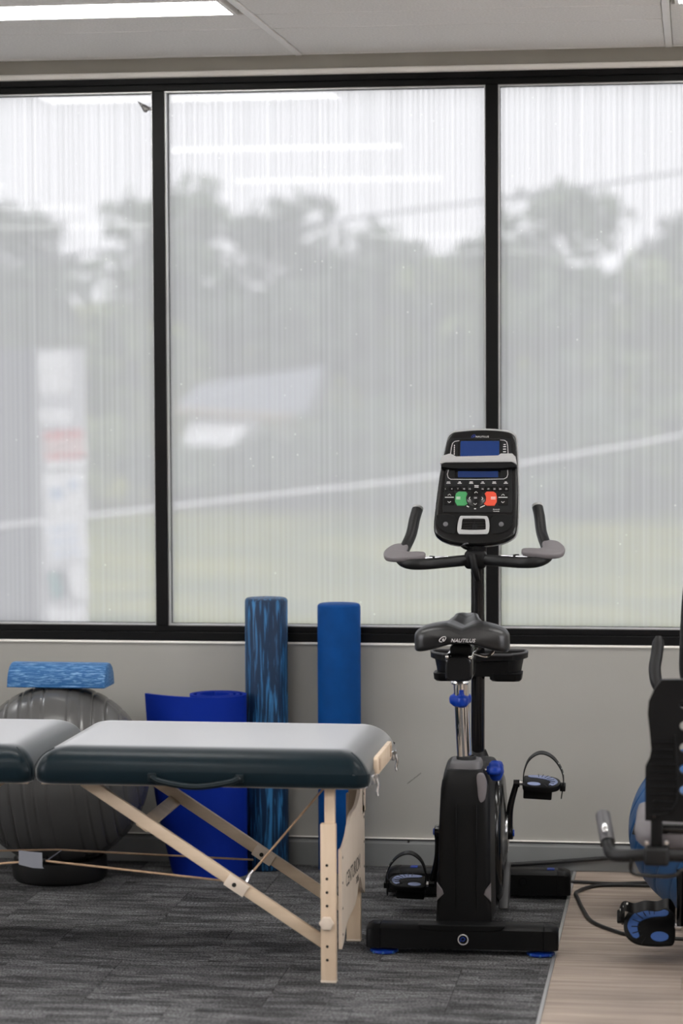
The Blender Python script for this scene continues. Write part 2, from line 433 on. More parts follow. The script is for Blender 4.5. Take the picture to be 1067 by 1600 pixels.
class MB:
    """collects geometry (typed in the coordinates of `org`) into one mesh"""
    def __init__(self, org=(0, 0, 0)):
        self.v, self.f, self.org = [], [], Vector(org)
        self.mi = []

    def add(self, verts, faces, M=None, mi=0):
        o = len(self.v)
        for p in verts:
            p = Vector(p)
            if M is not None: p = M @ p
            self.v.append(p)
        self.f += [tuple(i + o for i in f) for f in faces]
        self.mi += [mi] * len(faces)
        return self

    def bm(self, b, M=None, mi=0):
        b.verts.index_update()
        return self.add([v.co.copy() for v in b.verts], [[v.index for v in f.verts] for f in b.faces], M, mi)

    def box(self, x0, x1, y0, y1, z0, z1, bev=0.0, seg=2, M=None, mi=0):
        b = bmesh.new()
        bmesh.ops.create_cube(b, size=1)
        for v in b.verts:
            v.co = Vector((x0 + (v.co.x + .5) * (x1 - x0), y0 + (v.co.y + .5) * (y1 - y0), z0 + (v.co.z + .5) * (z1 - z0)))
        if bev > 0:
            bmesh.ops.bevel(b, geom=list(b.edges), offset=bev, segments=seg, profile=0.5, affect='EDGES')
        self.bm(b, M, mi); b.free()
        return self

    def bar(self, p, q, w, h, bev=0.0, up=(0, 0, 1), M=None):
        """rectangular bar from p to q, w across, h along `up`"""
        p, q = Vector(p), Vector(q)
        d = (q - p); L = d.length; d.normalize()
        s = Vector(up).cross(d)
        if s.length < 1e-5: s = Vector((1, 0, 0))
        s.normalize(); t = d.cross(s)
        T = Matrix(((d.x, s.x, t.x, p.x), (d.y, s.y, t.y, p.y), (d.z, s.z, t.z, p.z), (0, 0, 0, 1)))
        return self.box(0, L, -w / 2, w / 2, -h / 2, h / 2, bev, M=(M @ T if M is not None else T))

    def loft(self, rings, cap=True, M=None, closed=False):
        n = len(rings[0]); vs = [p for r in rings for p in r]; fs = []
        R = len(rings)
        for i in range(R if closed else R - 1):
            a, b = i * n, ((i + 1) % R) * n
            for k in range(n):
                fs.append((a + k, a + (k + 1) % n, b + (k + 1) % n, b + k))
        if cap and not closed:
            fs.append(tuple(reversed(range(n))))
            fs.append(tuple(range((R - 1) * n, R * n)))
        return self.add(vs, fs, M)

    def tube(self, pts, r, n=12, cap=True, closed=False, flat=1.0, M=None, up=(0, 0, 1)):
        P = [Vector(p) for p in pts]
        L = len(P)
        rs = r if isinstance(r, (list, tuple)) else [r] * L
        rings = []
        ref = None
        for i in range(L):
            if closed: d = P[(i + 1) % L] - P[(i - 1) % L]
            else: d = P[min(i + 1, L - 1)] - P[max(i - 1, 0)]
            d.normalize()
            if ref is None:
                ref = Vector(up)
                if abs(ref.dot(d)) > 0.95: ref = Vector((1, 0, 0)) if abs(d.x) < 0.9 else Vector((0, 1, 0))
            ref = (ref - d * ref.dot(d)).normalized()
            s = d.cross(ref)
            rings.append([P[i] + (s * math.cos(2 * math.pi * k / n) + ref * flat * math.sin(2 * math.pi * k / n)) * rs[i] for k in range(n)])
        return self.loft(rings, cap, M, closed)

    def strap(self, pts, wdir, w, t, M=None):
        """flat band along pts, w wide along wdir, t thick"""
        P = [Vector(p) for p in pts]
        wd = Vector(wdir).normalized()
        rings = []
        for i in range(len(P)):
            d = (P[min(i + 1, len(P) - 1)] - P[max(i - 1, 0)]).normalized()
            nn = d.cross(wd).normalized()
            rings.append([P[i] + wd * w / 2 * a + nn * t / 2 * b for a, b in ((-1, -1), (1, -1), (1, 1), (-1, 1))])
        return self.loft(rings, True, M)

    def lathe(self, prof, center=(0, 0, 0), axis='z', n=32, M=None):
        c = Vector(center)
        def pt(r, h, a):
            x, y = r * math.cos(a), r * math.sin(a)
            if axis == 'z': return c + Vector((x, y, h))
            if axis == 'x': return c + Vector((h, x, y))
            return c + Vector((y, h, x))
        vs, fs, idx = [], [], []
        for r, h in prof:
            if r < 1e-6:
                idx.append([len(vs)]); vs.append(pt(0, h, 0))
            else:
                idx.append(list(range(len(vs), len(vs) + n)))
                vs += [pt(r, h, 2 * math.pi * k / n) for k in range(n)]
        for a, b in zip(idx, idx[1:]):
            for k in range(n):
                k2 = (k + 1) % n
                if len(a) == 1 and len(b) == 1: continue
                if len(a) == 1: fs.append((a[0], b[k2], b[k]))
                elif len(b) == 1: fs.append((a[k], a[k2], b[0]))
                else: fs.append((a[k], a[k2], b[k2], b[k]))
        if len(idx[0]) > 1: fs.append(tuple(reversed(idx[0])))
        if len(idx[-1]) > 1: fs.append(tuple(idx[-1]))
        return self.add(vs, fs, M)

    def prism(self, poly, h0, h1, bev=0.0, seg=2, M=None, axis='z'):
        """extrude a 2D polygon; axis z: (x,y), axis y: (x,z), axis x: (y,z)"""
        def p3(p, h):
            if axis == 'z': return (p[0], p[1], h)
            if axis == 'y': return (p[0], h, p[1])
            return (h, p[0], p[1])
        b = bmesh.new()
        lo = [b.verts.new(p3(p, h0)) for p in poly]
        hi = [b.verts.new(p3(p, h1)) for p in poly]
        n = len(poly)
        b.faces.new(list(reversed(lo))); top = b.faces.new(hi)
        for k in range(n):
            b.faces.new((lo[k], lo[(k + 1) % n], hi[(k + 1) % n], hi[k]))
        bmesh.ops.recalc_face_normals(b, faces=list(b.faces))
        if bev > 0:
            es = [e for e in b.edges if (e.verts[0] in lo) == (e.verts[1] in lo)]
            bmesh.ops.bevel(b, geom=es, offset=bev, segments=seg, profile=0.5, affect='EDGES')
        self.bm(b, M); b.free()
        return self

    def plate(self, outline, holes, h0, h1, M=None, axis='z', res=1):
        """flat plate with holes (2D curve fill)"""
        cu = bpy.data.curves.new('tmp', 'CURVE')
        cu.dimensions = '2D'; cu.fill_mode = 'BOTH'; cu.extrude = (h1 - h0) / 2
        for lp in [outline] + holes:
            sp = cu.splines.new('POLY'); sp.points.add(len(lp) - 1)
            for i, p in enumerate(lp): sp.points[i].co = (p[0], p[1], 0, 1)
            sp.use_cyclic_u = True
        self._curve(cu, (h0 + h1) / 2, axis, M)
        return self

    def _curve(self, cu, h, axis, M):
        ob = bpy.data.objects.new('tmp', cu)
        COL.objects.link(ob)
        dg = bpy.context.evaluated_depsgraph_get()
        me = bpy.data.meshes.new_from_object(ob.evaluated_get(dg))
        A = Matrix.Translation((0, 0, h))
        if axis == 'y': A = Matrix(((1, 0, 0, 0), (0, 0, -1, h), (0, 1, 0, 0), (0, 0, 0, 1)))
        if axis == 'x': A = Matrix(((0, 0, 1, h), (1, 0, 0, 0), (0, 1, 0, 0), (0, 0, 0, 1)))
        self.add([v.co for v in me.vertices], [tuple(p.vertices) for p in me.polygons], (M @ A) if M is not None else A)
        bpy.data.objects.remove(ob); bpy.data.curves.remove(cu); bpy.data.meshes.remove(me)

    def text(self, s, size, M, extrude=0.0006, align='CENTER', shear=0.0, sx=1.0):
        cu = bpy.data.curves.new('tmp', 'FONT')
        cu.body = s; cu.size = size; cu.extrude = extrude; cu.align_x = align; cu.align_y = 'CENTER'; cu.shear = shear
        cu.resolution_u = 3
        self._curve(cu, 0, 'z', M @ Matrix.Diagonal((sx, 1, 1, 1)))
        return self

    def build(self, name, m, parent=None, label=None, smooth=38, kind=None, xf=None):
        me = bpy.data.meshes.new(name)
        vs = [((xf @ p) if xf is not None else p) - self.org for p in self.v]
        me.from_pydata([tuple(v) for v in vs], [], self.f)
        b = bmesh.new(); b.from_mesh(me)
        bmesh.ops.recalc_face_normals(b, faces=list(b.faces))
        b.to_mesh(me); b.free()
        mats = m if isinstance(m, (list, tuple)) else [m]
        for k in mats: me.materials.append(k)
        if len(mats) > 1:
            for p, i in zip(me.polygons, self.mi): p.material_index = i
        if smooth:
            me.polygons.foreach_set('use_smooth', [True] * len(me.polygons))
            me.set_sharp_from_angle(angle=math.radians(smooth))
        o = bpy.data.objects.new(name, me)
        COL.objects.link(o)
        if parent is not None: o.parent = parent
        else: o.location = self.org
        if label: o['label'] = label
        if kind: o['kind'] = kind
        return o

def copy_tree(o, parent=None):
    c = o.copy(); COL.objects.link(c); c.parent = parent
    for ch in list(o.children): copy_tree(ch, c)
    return c

R = math.radians
# ------------------------------------------------------------------ room shell
X0, X1, YB, ZC = -5.65, 3.4, -18.3, 2.82          # left wall, right wall, rear wall, ceiling
EDGE = -0.4064                                     # carpet / timber line
def struct(mb, name, m, parent=None, **kw):
    return mb.build(name, m, parent, kind='structure' if parent is None else None, **kw)

fl = MB()
fl.box(X0, EDGE, -6.0, 0.0, -0.12, -0.005, mi=0)
fl.box(EDGE, X1, -6.0, 0.0, -0.12, -0.005, mi=1)
fl.box(X0, X1, YB, -6.0, -0.12, -0.005, mi=1)  # unseen rear floor made pale timber to bounce light to the ceiling
floor = struct(fl, 'floor', [MT['carpet'], MT['timber']])
# carpet tiles, brick-laid
proto = None
TS = 0.5
for i in range(-1, 7):
    for j in range(7):
        xa = EDGE - 0.006 - TS * (i + (0.5 if j % 2 else 0.0))
        x1 = min(xa, EDGE - 0.006); x0 = xa - TS
        if x1 - x0 < 0.05: continue
        full = abs((x1 - x0) - TS) < 1e-6
        yc = -0.002 - TS * (j + 0.5)
        if full and proto is not None:
            o = proto.copy(); COL.objects.link(o); o.parent = floor
        else:
            w = (x1 - x0) / 2
            o = MB().box(-w + 0.0006, w - 0.0006, -TS / 2 + 0.0006, TS / 2 - 0.0006, -0.005, 0.0, 0.0012, 1).build('carpet_tile', MT['carpet'], floor)
            if full: proto = o
        o.location = ((x0 + x1) / 2, yc, 0)
# timber planks
proto = None
PW, PL = 0.152, 1.22
for j in range(24):
    off = [0.0, 0.47, 0.85, 0.21][j % 4]
    x = EDGE + 0.004 - off
    while x < 2.6:
        a, c = max(x, EDGE + 0.004), x + PL
        if c - a > 0.03:
            full = a == x
            if full and proto is not None:
                o = proto.copy(); COL.objects.link(o); o.parent = floor
            else:
                w = (c - a) / 2
                o = MB().box(-w + 0.0005, w - 0.0005, -PW / 2 + 0.0005, PW / 2 - 0.0005, -0.005, 0.0, 0.001, 1).build('timber_plank', MT['timber'], floor)
                if full: proto = o
            o.location = ((a + c) / 2, -0.002 - PW * (j + 0.5), 0)
        x += PL
struct(MB().box(EDGE - 0.006, EDGE + 0.004, -6, -0.022, -0.004, 0.002, 0.001, 1), 'trim_1', MT['alu'])

# window wall: below, above and beside the glazing
SILL, HEAD = 0.7834, 2.7499
MUL = [-5.349, -4.185, -3.021, -1.857, -0.693, 0.471, 1.635, 2.799]
W0, W1 = MUL[0] - 0.02, MUL[-1] + 0.02
wl = MB()
wl.box(X0 - 0.2, X1 + 0.2, 0.0, 0.2, -0.12, SILL)
wl.box(X0 - 0.2, X1 + 0.2, 0.0, 0.2, HEAD, 3.05)
wl.box(X0 - 0.2, W0, 0.0, 0.2, SILL, HEAD)
wl.box(W1, X1 + 0.2, 0.0, 0.2, SILL, HEAD)
wfar = struct(wl, 'wall_far', MT['wall'])
MB().bar((-.990, -.0004, .292), (-.942, -.0004, .330), .0016, .0014, up=(0, 1, 0)).build('scuff_mark', MT['hole'], wfar)
struct(MB().box(X0, X1, -0.006, 0.0, SILL - 0.008, SILL + 0.0, 0.002), 'trim_2', MT['trim'])
struct(MB().box(X0, X1, -0.006, 0.0, 2.769, ZC, 0.001), 'trim_3', MT['head'])
# rounded bead above the window frame
pr = [(0.0, 2.7705), (-0.016, 2.770), (-0.019, 2.767), (-0.019, 2.757), (-0.016, 2.752), (-0.008, 2.7497), (0.0, 2.7497)]
struct(MB().prism(pr, X0, X1, axis='x'), 'trim_4', MT['trim'])
# skirting: moulded metal duct
sk = [(0, 0.002), (-0.018, 0.002), (-0.018, 0.083), (-0.0155, 0.0855), (-0.0155, 0.088), (-0.013, 0.0885), (-0.013, 0.0935), (-0.010, 0.095), (-0.010, 0.0985), (0, 0.0985)]
skm = struct(MB().prism(sk, X0, X1, axis='x'), 'baseboard_far', MT['skirt'])
MB().box(X0, X1, -0.0125, -0.0, 0.0985, 0.1015, 0.001, 1).build('capping_strip', MT['trim'], skm)
MB().box(X0, X1, -0.0145, -0.0095, 0.0950, 0.0982).build('dark_strip', MT['gasket'], skm)  # solid dark strip filling the groove below the capping
for x in (-0.985, -0.315, 0.36, -1.66, -2.34):
    MB().lathe([(0, -0.0035), (0.004, -0.003), (0.0045, 0.004)], (x, -0.0135, 0.0905), 'y', 10).build('screw', MT['hole'], skm)
MB().box(-0.888, -0.8865, -0.0186, -0.017, 0.003, 0.083).build('joint', MT['gasket'], skm)

for nm, a, c in (('wall_left', X0 - 0.2, X0), ('wall_right', X1, X1 + 0.2)):
    w = MB()
    w.box(a, c, YB - 0.2, 0.0, -0.12, 1.0)
    w.box(a, c, YB - 0.2, 0.0, 2.65, 3.05)
    w.box(a, c, -2.4, 0.0, 1.0, 2.65)
    w.box(a, c, YB - 0.2, -6.0, 1.0, 2.65)
    struct(w, nm, MT['wall_white'])
    wn = bpy.data.objects.new('fill_window_left' if nm == 'wall_left' else 'fill_window_right', None)  # side windows are unseen, added to let fill light into the room
    COL.objects.link(wn); wn['kind'] = 'structure'
    m = (a + c) / 2
    MB().box(m - 0.04, m + 0.04, -6.0, -2.4, 1.0, 1.06).box(m - 0.04, m + 0.04, -6.0, -2.4, 2.59, 2.65).build('frame', MT['black_frame'], wn)
    for k in range(3):
        y = -6.0 + 3.6 * k / 2
        MB().box(m - 0.04, m + 0.04, y - 0.03 + (0.03 if k == 0 else 0) - (0.03 if k == 2 else 0), y + 0.03 + (0.03 if k == 0 else 0) - (0.03 if k == 2 else 0), 1.06, 2.59).build('mullion', MT['black_frame'], wn)
        if k < 2:
            MB().box(m - 0.003, m + 0.003, y + 0.03, y + 1.77, 1.06, 2.59).build('pane', MT['glass2'], wn)
# rear wall with one blind-covered window
RW = (-1.50, -0.93, 1.18, 2.48)
w = MB()
w.box(X0, X1, YB - 0.2, YB, -0.12, RW[2]).box(X0, X1, YB - 0.2, YB, RW[3], 3.05)
w.box(X0, RW[0], YB - 0.2, YB, RW[2], RW[3]).box(RW[1], X1, YB - 0.2, YB, RW[2], RW[3])
struct(w, 'wall_rear', MT['wall_white'])
wn = bpy.data.objects.new('window_4', None); COL.objects.link(wn); wn['kind'] = 'structure'
MB().box(RW[0], RW[1], YB - 0.12, YB - 0.114, RW[2], RW[3]).build('pane', MT['glass2'], wn)
fm = MB()
for a in (RW[0], RW[1] - 0.02): fm.box(a, a + 0.02, YB - 0.13, YB - 0.1, RW[2], RW[3])
fm.build('frame', MT['black_frame'], wn)

# ceiling: slab, bars, tiles
cl = MB().box(X0 - 0.2, X1 + 0.2, YB - 0.2, 0.2, 3.05, 3.15)
ceiling = struct(cl, 'ceiling', MT['ceil'])
BX = [-1.358 + 1.266 * k for k in range(-3, 4)]
for x in BX:
    MB().box(x - 0.012, x + 0.012, YB, -0.001, ZC - 0.004, ZC + 0.03, 0.0015, 1).build('ceiling_bar', MT['tbar'], ceiling)
MB().box(X0, X1, -0.022, -0.0065, ZC - 0.002, ZC + 0.03, 0.001, 1).build('wall_angle', MT['tbar'], ceiling)
rows = [0.022, 0.665, 0.985, 1.31]
y = 1.31
while y < 18.0:
    y = min(y + 0.6, 18.28); rows.append(y)
colsx = [X0] + BX + [X1]
LAMPS = [(-2.602, -1.392, a) for a in (0.992, 3.22, 5.22, 11.0, 13.75)] + [(-0.064, 1.146, a) for a in (0.992, 3.22, 5.22, 7.2)] \
      + [(-5.13, -3.92, a) for a in (0.992, 3.22, 5.22, 7.2, 9.2)] + [(2.45, 3.36, a) for a in (0.992, 3.22, 5.22, 7.2)] + [(-1.33, -0.70, 16.0), (-0.06, 0.6, 16.0)]  # unmirrored panels, right-hand column included, are unseen and added to light the room
def lamp_hit(xa, xb, ya, yb):
    return any(l[0] < xb - 0.05 and l[1] > xa + 0.05 and l[2] < yb - 0.01 and l[2] + 0.31 > ya + 0.01 for l in LAMPS)
tiles = {}
for i in range(len(colsx) - 1):
    xa, xb = colsx[i] + (0.0135 if i else 0), colsx[i + 1] - (0.0135 if i < len(BX) else 0)
    for j in range(len(rows) - 1):
        ya, yb = rows[j] + 0.0035, rows[j + 1] - 0.0035
        if lamp_hit(xa, xb, ya, yb):
            # cut the tile back around the lamp opening
            for l in LAMPS:
                if l[0] < xb - 0.05 and l[1] > xa + 0.05 and l[2] < yb - 0.01 and l[2] + 0.31 > ya + 0.01:
                    segs = [(ya, l[2] - 0.004), (l[2] + 0.312, yb)]
            xs = [(xa, xb)]
        else:
            segs = [(ya, yb)]
        for (sa, sb) in segs:
            if sb - sa < 0.03: continue
            key = (round(xb - xa, 3), round(sb - sa, 3))
            if key in tiles:
                o = tiles[key].copy(); COL.objects.link(o); o.parent = ceiling
            else:
                hw, hd = (xb - xa) / 2, (sb - sa) / 2
                o = MB().box(-hw, hw, -hd, hd, 0, 0.015, 0.003, 1).build('ceiling_tile', MT['ceil'], ceiling)
                tiles[key] = o
            o.location = ((xa + xb) / 2, -(sa + sb) / 2, ZC)
# ceiling lights
def lamp_label(k, l):
    if abs(l[2] - 0.992) < 0.01:
        if abs(l[0] + 2.602) < 0.01: return 'bright white ceiling light panel at the top left, nearest the window'
        if abs(l[0] + 0.064) < 0.01: return 'bright ceiling light just showing in the top right corner'
    if abs(l[0] + 2.602) < 0.01 and abs(l[2] - 3.22) < 0.01: return 'ceiling light mirrored as the upper long streak in the middle pane'
    if abs(l[0] + 2.602) < 0.01 and abs(l[2] - 5.22) < 0.01: return 'ceiling light mirrored as the second long streak down in the middle pane'
    return None
for k, l in enumerate(LAMPS):
    lab = lamp_label(k, l)
    t = thing('ceiling_light', lab or 'ceiling light panel deeper in the room, from a set partly mirrored in the window glass, partly added unseen for fill', 'light', ((l[0] + l[1]) / 2, -(l[2] + 0.155), ZC), 0, 'ceiling light panels')
    hw = (l[1] - l[0]) / 2; hd = 0.15
    fr = MB()
    fr.box(-hw, hw, -hd, -hd + 0.012, -0.003, 0.03).box(-hw, hw, hd - 0.012, hd, -0.003, 0.03)
    fr.box(-hw, -hw + 0.012, -hd + 0.012, hd - 0.012, -0.003, 0.03).box(hw - 0.012, hw, -hd + 0.012, hd - 0.012, -0.003, 0.03)
    fr.box(-hw, hw, -hd, hd, 0.03, 0.045)
    fr.build('frame', MT['tbar'], t)
    MB().box(-hw + 0.012, hw - 0.012, -hd + 0.012, hd - 0.012, 0.0, 0.006, 0.001, 1).build('diffuser', MT['lamp'], t)

# ------------------------------------------------------------------ big window
win = bpy.data.objects.new('window_1', None); COL.objects.link(win); win['kind'] = 'structure'
MB().box(W0, W1, -0.004, 0.10, SILL, SILL + 0.032, 0.002, 1).box(W0, W1, 0.004, 0.10, SILL + 0.032, 0.8375, 0.002, 1).build('sill_frame', MT['black_frame'], win)
MB().box(W0, W1, -0.004, 0.10, HEAD - 0.022, HEAD, 0.002, 1).box(W0, W1, 0.004, 0.10, 2.705, HEAD - 0.022, 0.002, 1).build('head_frame', MT['black_frame'], win)
for x in MUL:
    MB().box(x - 0.0215, x + 0.0215, 0.0, 0.10, 0.8375, 2.705, 0.002, 1).build('mullion', MT['black_frame'], win)
GY = 0.052
for a, c in zip(MUL, MUL[1:]):
    x0, x1, z0, z1 = a + 0.0215, c - 0.0215, 0.8375, 2.705
    bead = MB()
    bead.box(x0, x1, 0.012, GY - 0.008, z0, z0 + 0.004).box(x0, x1, 0.012, GY - 0.008, z1 - 0.004, z1)
    bead.box(x0, x0 + 0.004, 0.012, GY - 0.008, z0 + 0.004, z1 - 0.004).box(x1 - 0.004, x1, 0.012, GY - 0.008, z0 + 0.004, z1 - 0.004)
    bd = bead.build('glazing_bead', MT['alu'], win)
    gk = MB()
    gk.box(x0, x1, GY - 0.008, GY, z0, z0 + 0.006).box(x0, x1, GY - 0.008, GY, z1 - 0.006, z1)
    gk.box(x0, x0 + 0.006, GY - 0.008, GY, z0 + 0.006, z1 - 0.006).box(x1 - 0.006, x1, GY - 0.008, GY, z0 + 0.006, z1 - 0.006)
    gk.build('gasket', MT['gasket'], bd)
    pane = MB()
    pane.add([(x0, GY, z0), (x1, GY, z0), (x1, GY, z1), (x0, GY, z1)], [(0, 1, 2, 3)], mi=0)
    vs = [(x0, GY, z0), (x1, GY, z0), (x1, GY, z1), (x0, GY, z1), (x0, GY + .006, z0), (x1, GY + .006, z0), (x1, GY + .006, z1), (x0, GY + .006, z1)]
    pane.add(vs, [(5, 4, 7, 6), (4, 5, 1, 0), (3, 2, 6, 7), (4, 0, 3, 7), (1, 5, 6, 2)], mi=1)
    pane.build('pane', [MT['film'], MT['glass']], win, smooth=0)
# torn corner of the film, curling away at the top right of the left pane
fx, fz = MUL[3] - 0.0215, 2.70
fp = MB().prism([(fx - 0.062, fz - 0.022), (fx - 0.001, fz - 0.052), (fx - 0.010, fz - 0.058), (fx - 0.022, fz - 0.056), (fx - 0.030, fz - 0.063), (fx - 0.040, fz - 0.060), (fx - 0.046, fz - 0.046)], GY - 0.006, GY - 0.0045, axis='y')
flap = fp.build('peeling_film_corner', MT['pad_grey'], win, label='small dark peeling corner of window film')
for (px, pz, r) in ((0.034, 0.050, 0.0055), (0.040, 0.044, 0.003), (0.026, 0.051, 0.003), (0.016, 0.052, 0.003), (0.046, 0.036, 0.003)):
    MB().lathe([(0, -0.0006), (r, -0.0006), (r, 0.0006), (0, 0.0006)], (fx - px, GY - 0.0065, fz - pz), 'y', 10).build('lace_spot', MT['print_white'], flap)

# ------------------------------------------------------------------ outside
def ground_z(x, y):
    z = -3.5
    if y > 58: z += (y - 58) * 0.115
    return z + 0.12 * math.sin(x * 0.3) * math.cos(y * 0.21)
gx = [-160, -90, -60] + [-45 + 3 * k for k in range(26)] + [50, 80, 160]
gy = [-120, -60, -20, 3] + [10 + 4 * k for k in range(32)] + [170, 240]
gv = [(x, y, ground_z(x, y) if 20 < y < 150 else ground_z(x, min(max(y, 20), 150))) for y in gy for x in gx]
gf = [(j * len(gx) + i, j * len(gx) + i + 1, (j + 1) * len(gx) + i + 1, (j + 1) * len(gx) + i) for j in range(len(gy) - 1) for i in range(len(gx) - 1)]
gm = MB(); gm.add(gv, gf)
gm.mi = [0 if (f[0] // len(gx)) >= 11 else 1 for f in gf]      # unseen pale paving before the meadow, added to bounce light upward
struct(gm, 'ground', [MT['grass'], MT['concrete']])

def tree(name, x, y, h, r, seed, leafm, label, group, squash=1.0, bare=0.35, nl=1500):
    rnd = random.Random(seed)
    zg = ground_z(x, y)
    t = thing(name, label, 'tree' if bare > 0.1 else 'shrub', (x, y, zg), 0, group)
    tr = MB()
    bend = (rnd.uniform(-.3, .3), rnd.uniform(-.3, .3))
    tr.tube(catmull([(0, 0, -0.15), (bend[0] * .3, bend[1] * .3, h * .3), (bend[0], bend[1], h * .62), (bend[0] * 1.2, bend[1] * 1.2, h * .85)], 4), [0.16 * h / 7 * (1 - .75 * k / 12) for k in range(13)], 8)
    for k in range(4):
        a = rnd.uniform(0, 6.28); q = h * rnd.uniform(.35, .55)
        tr.tube([(bend[0] * .6, bend[1] * .6, q), (r * .5 * math.cos(a), r * .5 * math.sin(a), q + h * .16), (r * .75 * math.cos(a), r * .75 * math.sin(a), q + h * .26)], [.08 * h / 7, .05 * h / 7, .02], 6)
    tr.build('trunk', MT['bark'], t)
    zc, hz = h * (bare + 1) / 2, h * (1 - bare) / 2
    clumps = []
    for k in range(26):
        while True:
            p = Vector((rnd.uniform(-1, 1), rnd.uniform(-1, 1), rnd.uniform(-1, 1)))
            if 0.25 < p.length < 0.95: break
        clumps.append((Vector((p.x * r, p.y * r * squash, zc + p.z * hz)), rnd.uniform(.28, .48) * r))
    vs, fs = [], []
    s = 0.085 * r + 0.06
    for k in range(nl):
        c, cr = clumps[k % len(clumps)]
        d = Vector((rnd.gauss(0, 1), rnd.gauss(0, 1), rnd.gauss(0, 1))).normalized()
        p = c + Vector((d.x, d.y, d.z * .75)) * cr * rnd.uniform(.55, 1.0)
        u = Vector((rnd.gauss(0, 1), rnd.gauss(0, 1), rnd.gauss(0, .5))).normalized()
        w = d.cross(u)
        if w.length < .1: w = Vector((1, 0, 0))
        w.normalize()
        a = s * rnd.uniform(.7, 1.4)
        o = len(vs)
        vs += [p - u * a, p - w * a * .55 + d * a * .1, p + u * a, p + w * a * .55 + d * a * .1]
        fs.append((o, o + 1, o + 2, o + 3))
    cm = MB(); cm.add(vs, fs)
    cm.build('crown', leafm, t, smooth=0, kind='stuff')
    return t
rnd = random.Random(5)
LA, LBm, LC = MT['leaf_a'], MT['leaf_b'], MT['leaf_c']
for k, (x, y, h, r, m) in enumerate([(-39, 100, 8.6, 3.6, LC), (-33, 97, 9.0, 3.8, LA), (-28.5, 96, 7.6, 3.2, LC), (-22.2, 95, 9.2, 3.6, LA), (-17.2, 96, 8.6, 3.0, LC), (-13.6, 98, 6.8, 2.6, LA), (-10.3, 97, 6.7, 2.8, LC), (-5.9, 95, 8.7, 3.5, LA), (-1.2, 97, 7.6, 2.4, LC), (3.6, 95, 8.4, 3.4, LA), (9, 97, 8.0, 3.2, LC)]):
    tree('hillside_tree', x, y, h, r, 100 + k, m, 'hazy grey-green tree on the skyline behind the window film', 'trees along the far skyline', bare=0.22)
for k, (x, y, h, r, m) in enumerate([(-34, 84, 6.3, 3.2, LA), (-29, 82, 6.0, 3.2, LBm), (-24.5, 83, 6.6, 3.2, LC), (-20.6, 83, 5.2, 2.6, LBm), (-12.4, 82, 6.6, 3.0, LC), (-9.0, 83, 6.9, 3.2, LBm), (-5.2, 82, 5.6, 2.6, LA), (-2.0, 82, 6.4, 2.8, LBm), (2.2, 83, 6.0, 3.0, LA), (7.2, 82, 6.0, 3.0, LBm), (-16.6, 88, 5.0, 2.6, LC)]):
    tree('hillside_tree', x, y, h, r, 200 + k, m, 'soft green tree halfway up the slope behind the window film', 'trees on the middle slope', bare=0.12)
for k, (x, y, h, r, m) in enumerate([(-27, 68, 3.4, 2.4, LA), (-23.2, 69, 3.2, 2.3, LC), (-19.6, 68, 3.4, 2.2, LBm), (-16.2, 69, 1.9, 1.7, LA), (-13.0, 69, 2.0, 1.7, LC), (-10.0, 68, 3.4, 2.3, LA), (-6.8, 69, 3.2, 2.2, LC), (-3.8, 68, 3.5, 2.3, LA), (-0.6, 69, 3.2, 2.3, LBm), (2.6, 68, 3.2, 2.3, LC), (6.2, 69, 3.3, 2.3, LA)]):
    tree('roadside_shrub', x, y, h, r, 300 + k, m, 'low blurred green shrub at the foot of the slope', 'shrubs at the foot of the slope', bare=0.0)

# white house between the trees
hx0, hx1, hy0, hy1 = -16.6, -13.9, 74.0, 79.0
hz = ground_z(-15, 75)
house = thing('house', 'small white house with a pale roof among the trees', 'building', (-15.2, 76, hz))
O = (-15.2, 76, hz)
MB(O).box(hx0, hx1, hy0, hy1, hz - 0.3, 0.45).build('wall', MT['white_render'], house)
rf = MB(O)
rf.add([(hx0 - .5, hy0 - .5, 0.72), (hx1 + 1.2, hy0 - .5, 0.42), (hx1 + 1.2, hy1, 1.0), (hx1 + 1.4, (hy0 + hy1) / 2, 2.1), (hx0 - .2, (hy0 + hy1) / 2, 1.5), (hx0 - .5, hy1, 1.2),
        (hx0 - .5, hy0 - .5, 0.60), (hx1 + 1.2, hy0 - .5, 0.30), (hx1 + 1.2, hy1, 0.9), (hx0 - .5, hy1, 1.1)],
       [(0, 1, 3, 4), (4, 3, 2, 5), (0, 6, 7, 1), (1, 7, 8, 2, 3), (6, 0, 4, 5, 9), (6, 9, 8, 7), (5, 2, 8, 9)])
rfo = rf.build('roof', MT['roof'], house, smooth=0)
MB(O).bar((hx0 - .5, hy0 - .55, 0.66), (hx1 + 1.2, hy0 - .55, 0.36), 0.1, 0.2).build('fascia', MT['tan'], rfo)
lt = MB(O)
lt.add([(-16.6, 72.2, -.50), (-14.2, 72.2, -.50), (-14.2, 74.0, .42), (-16.6, 74.0, .42), (-16.6, 72.2, -.58), (-14.2, 72.2, -.58), (-14.2, 74.0, .34), (-16.6, 74.0, .34)],
       [(0, 1, 2, 3), (4, 7, 6, 5), (0, 4, 5, 1), (1, 5, 6, 2), (2, 6, 7, 3), (3, 7, 4, 0)])
lt.build('porch_roof', MT['sign_white'], house, smooth=0)
for x in (-16.45, -14.35):
    MB(O).box(x - .06, x + .06, 72.25, 72.37, hz - .6, -.55).build('porch_post', MT['white_render'], house)
for x in (-15.9, -14.8):
    wd = MB(O).box(x - .35, x + .35, hy0 - .04, hy0, -0.9, -0.1).build('window', MT['sign_pale'], house)
    MB(O).box(x - .3, x + .3, hy0 - .05, hy0 - .03, -0.85, -0.15).build('pane', MT['sign_dark'], wd)

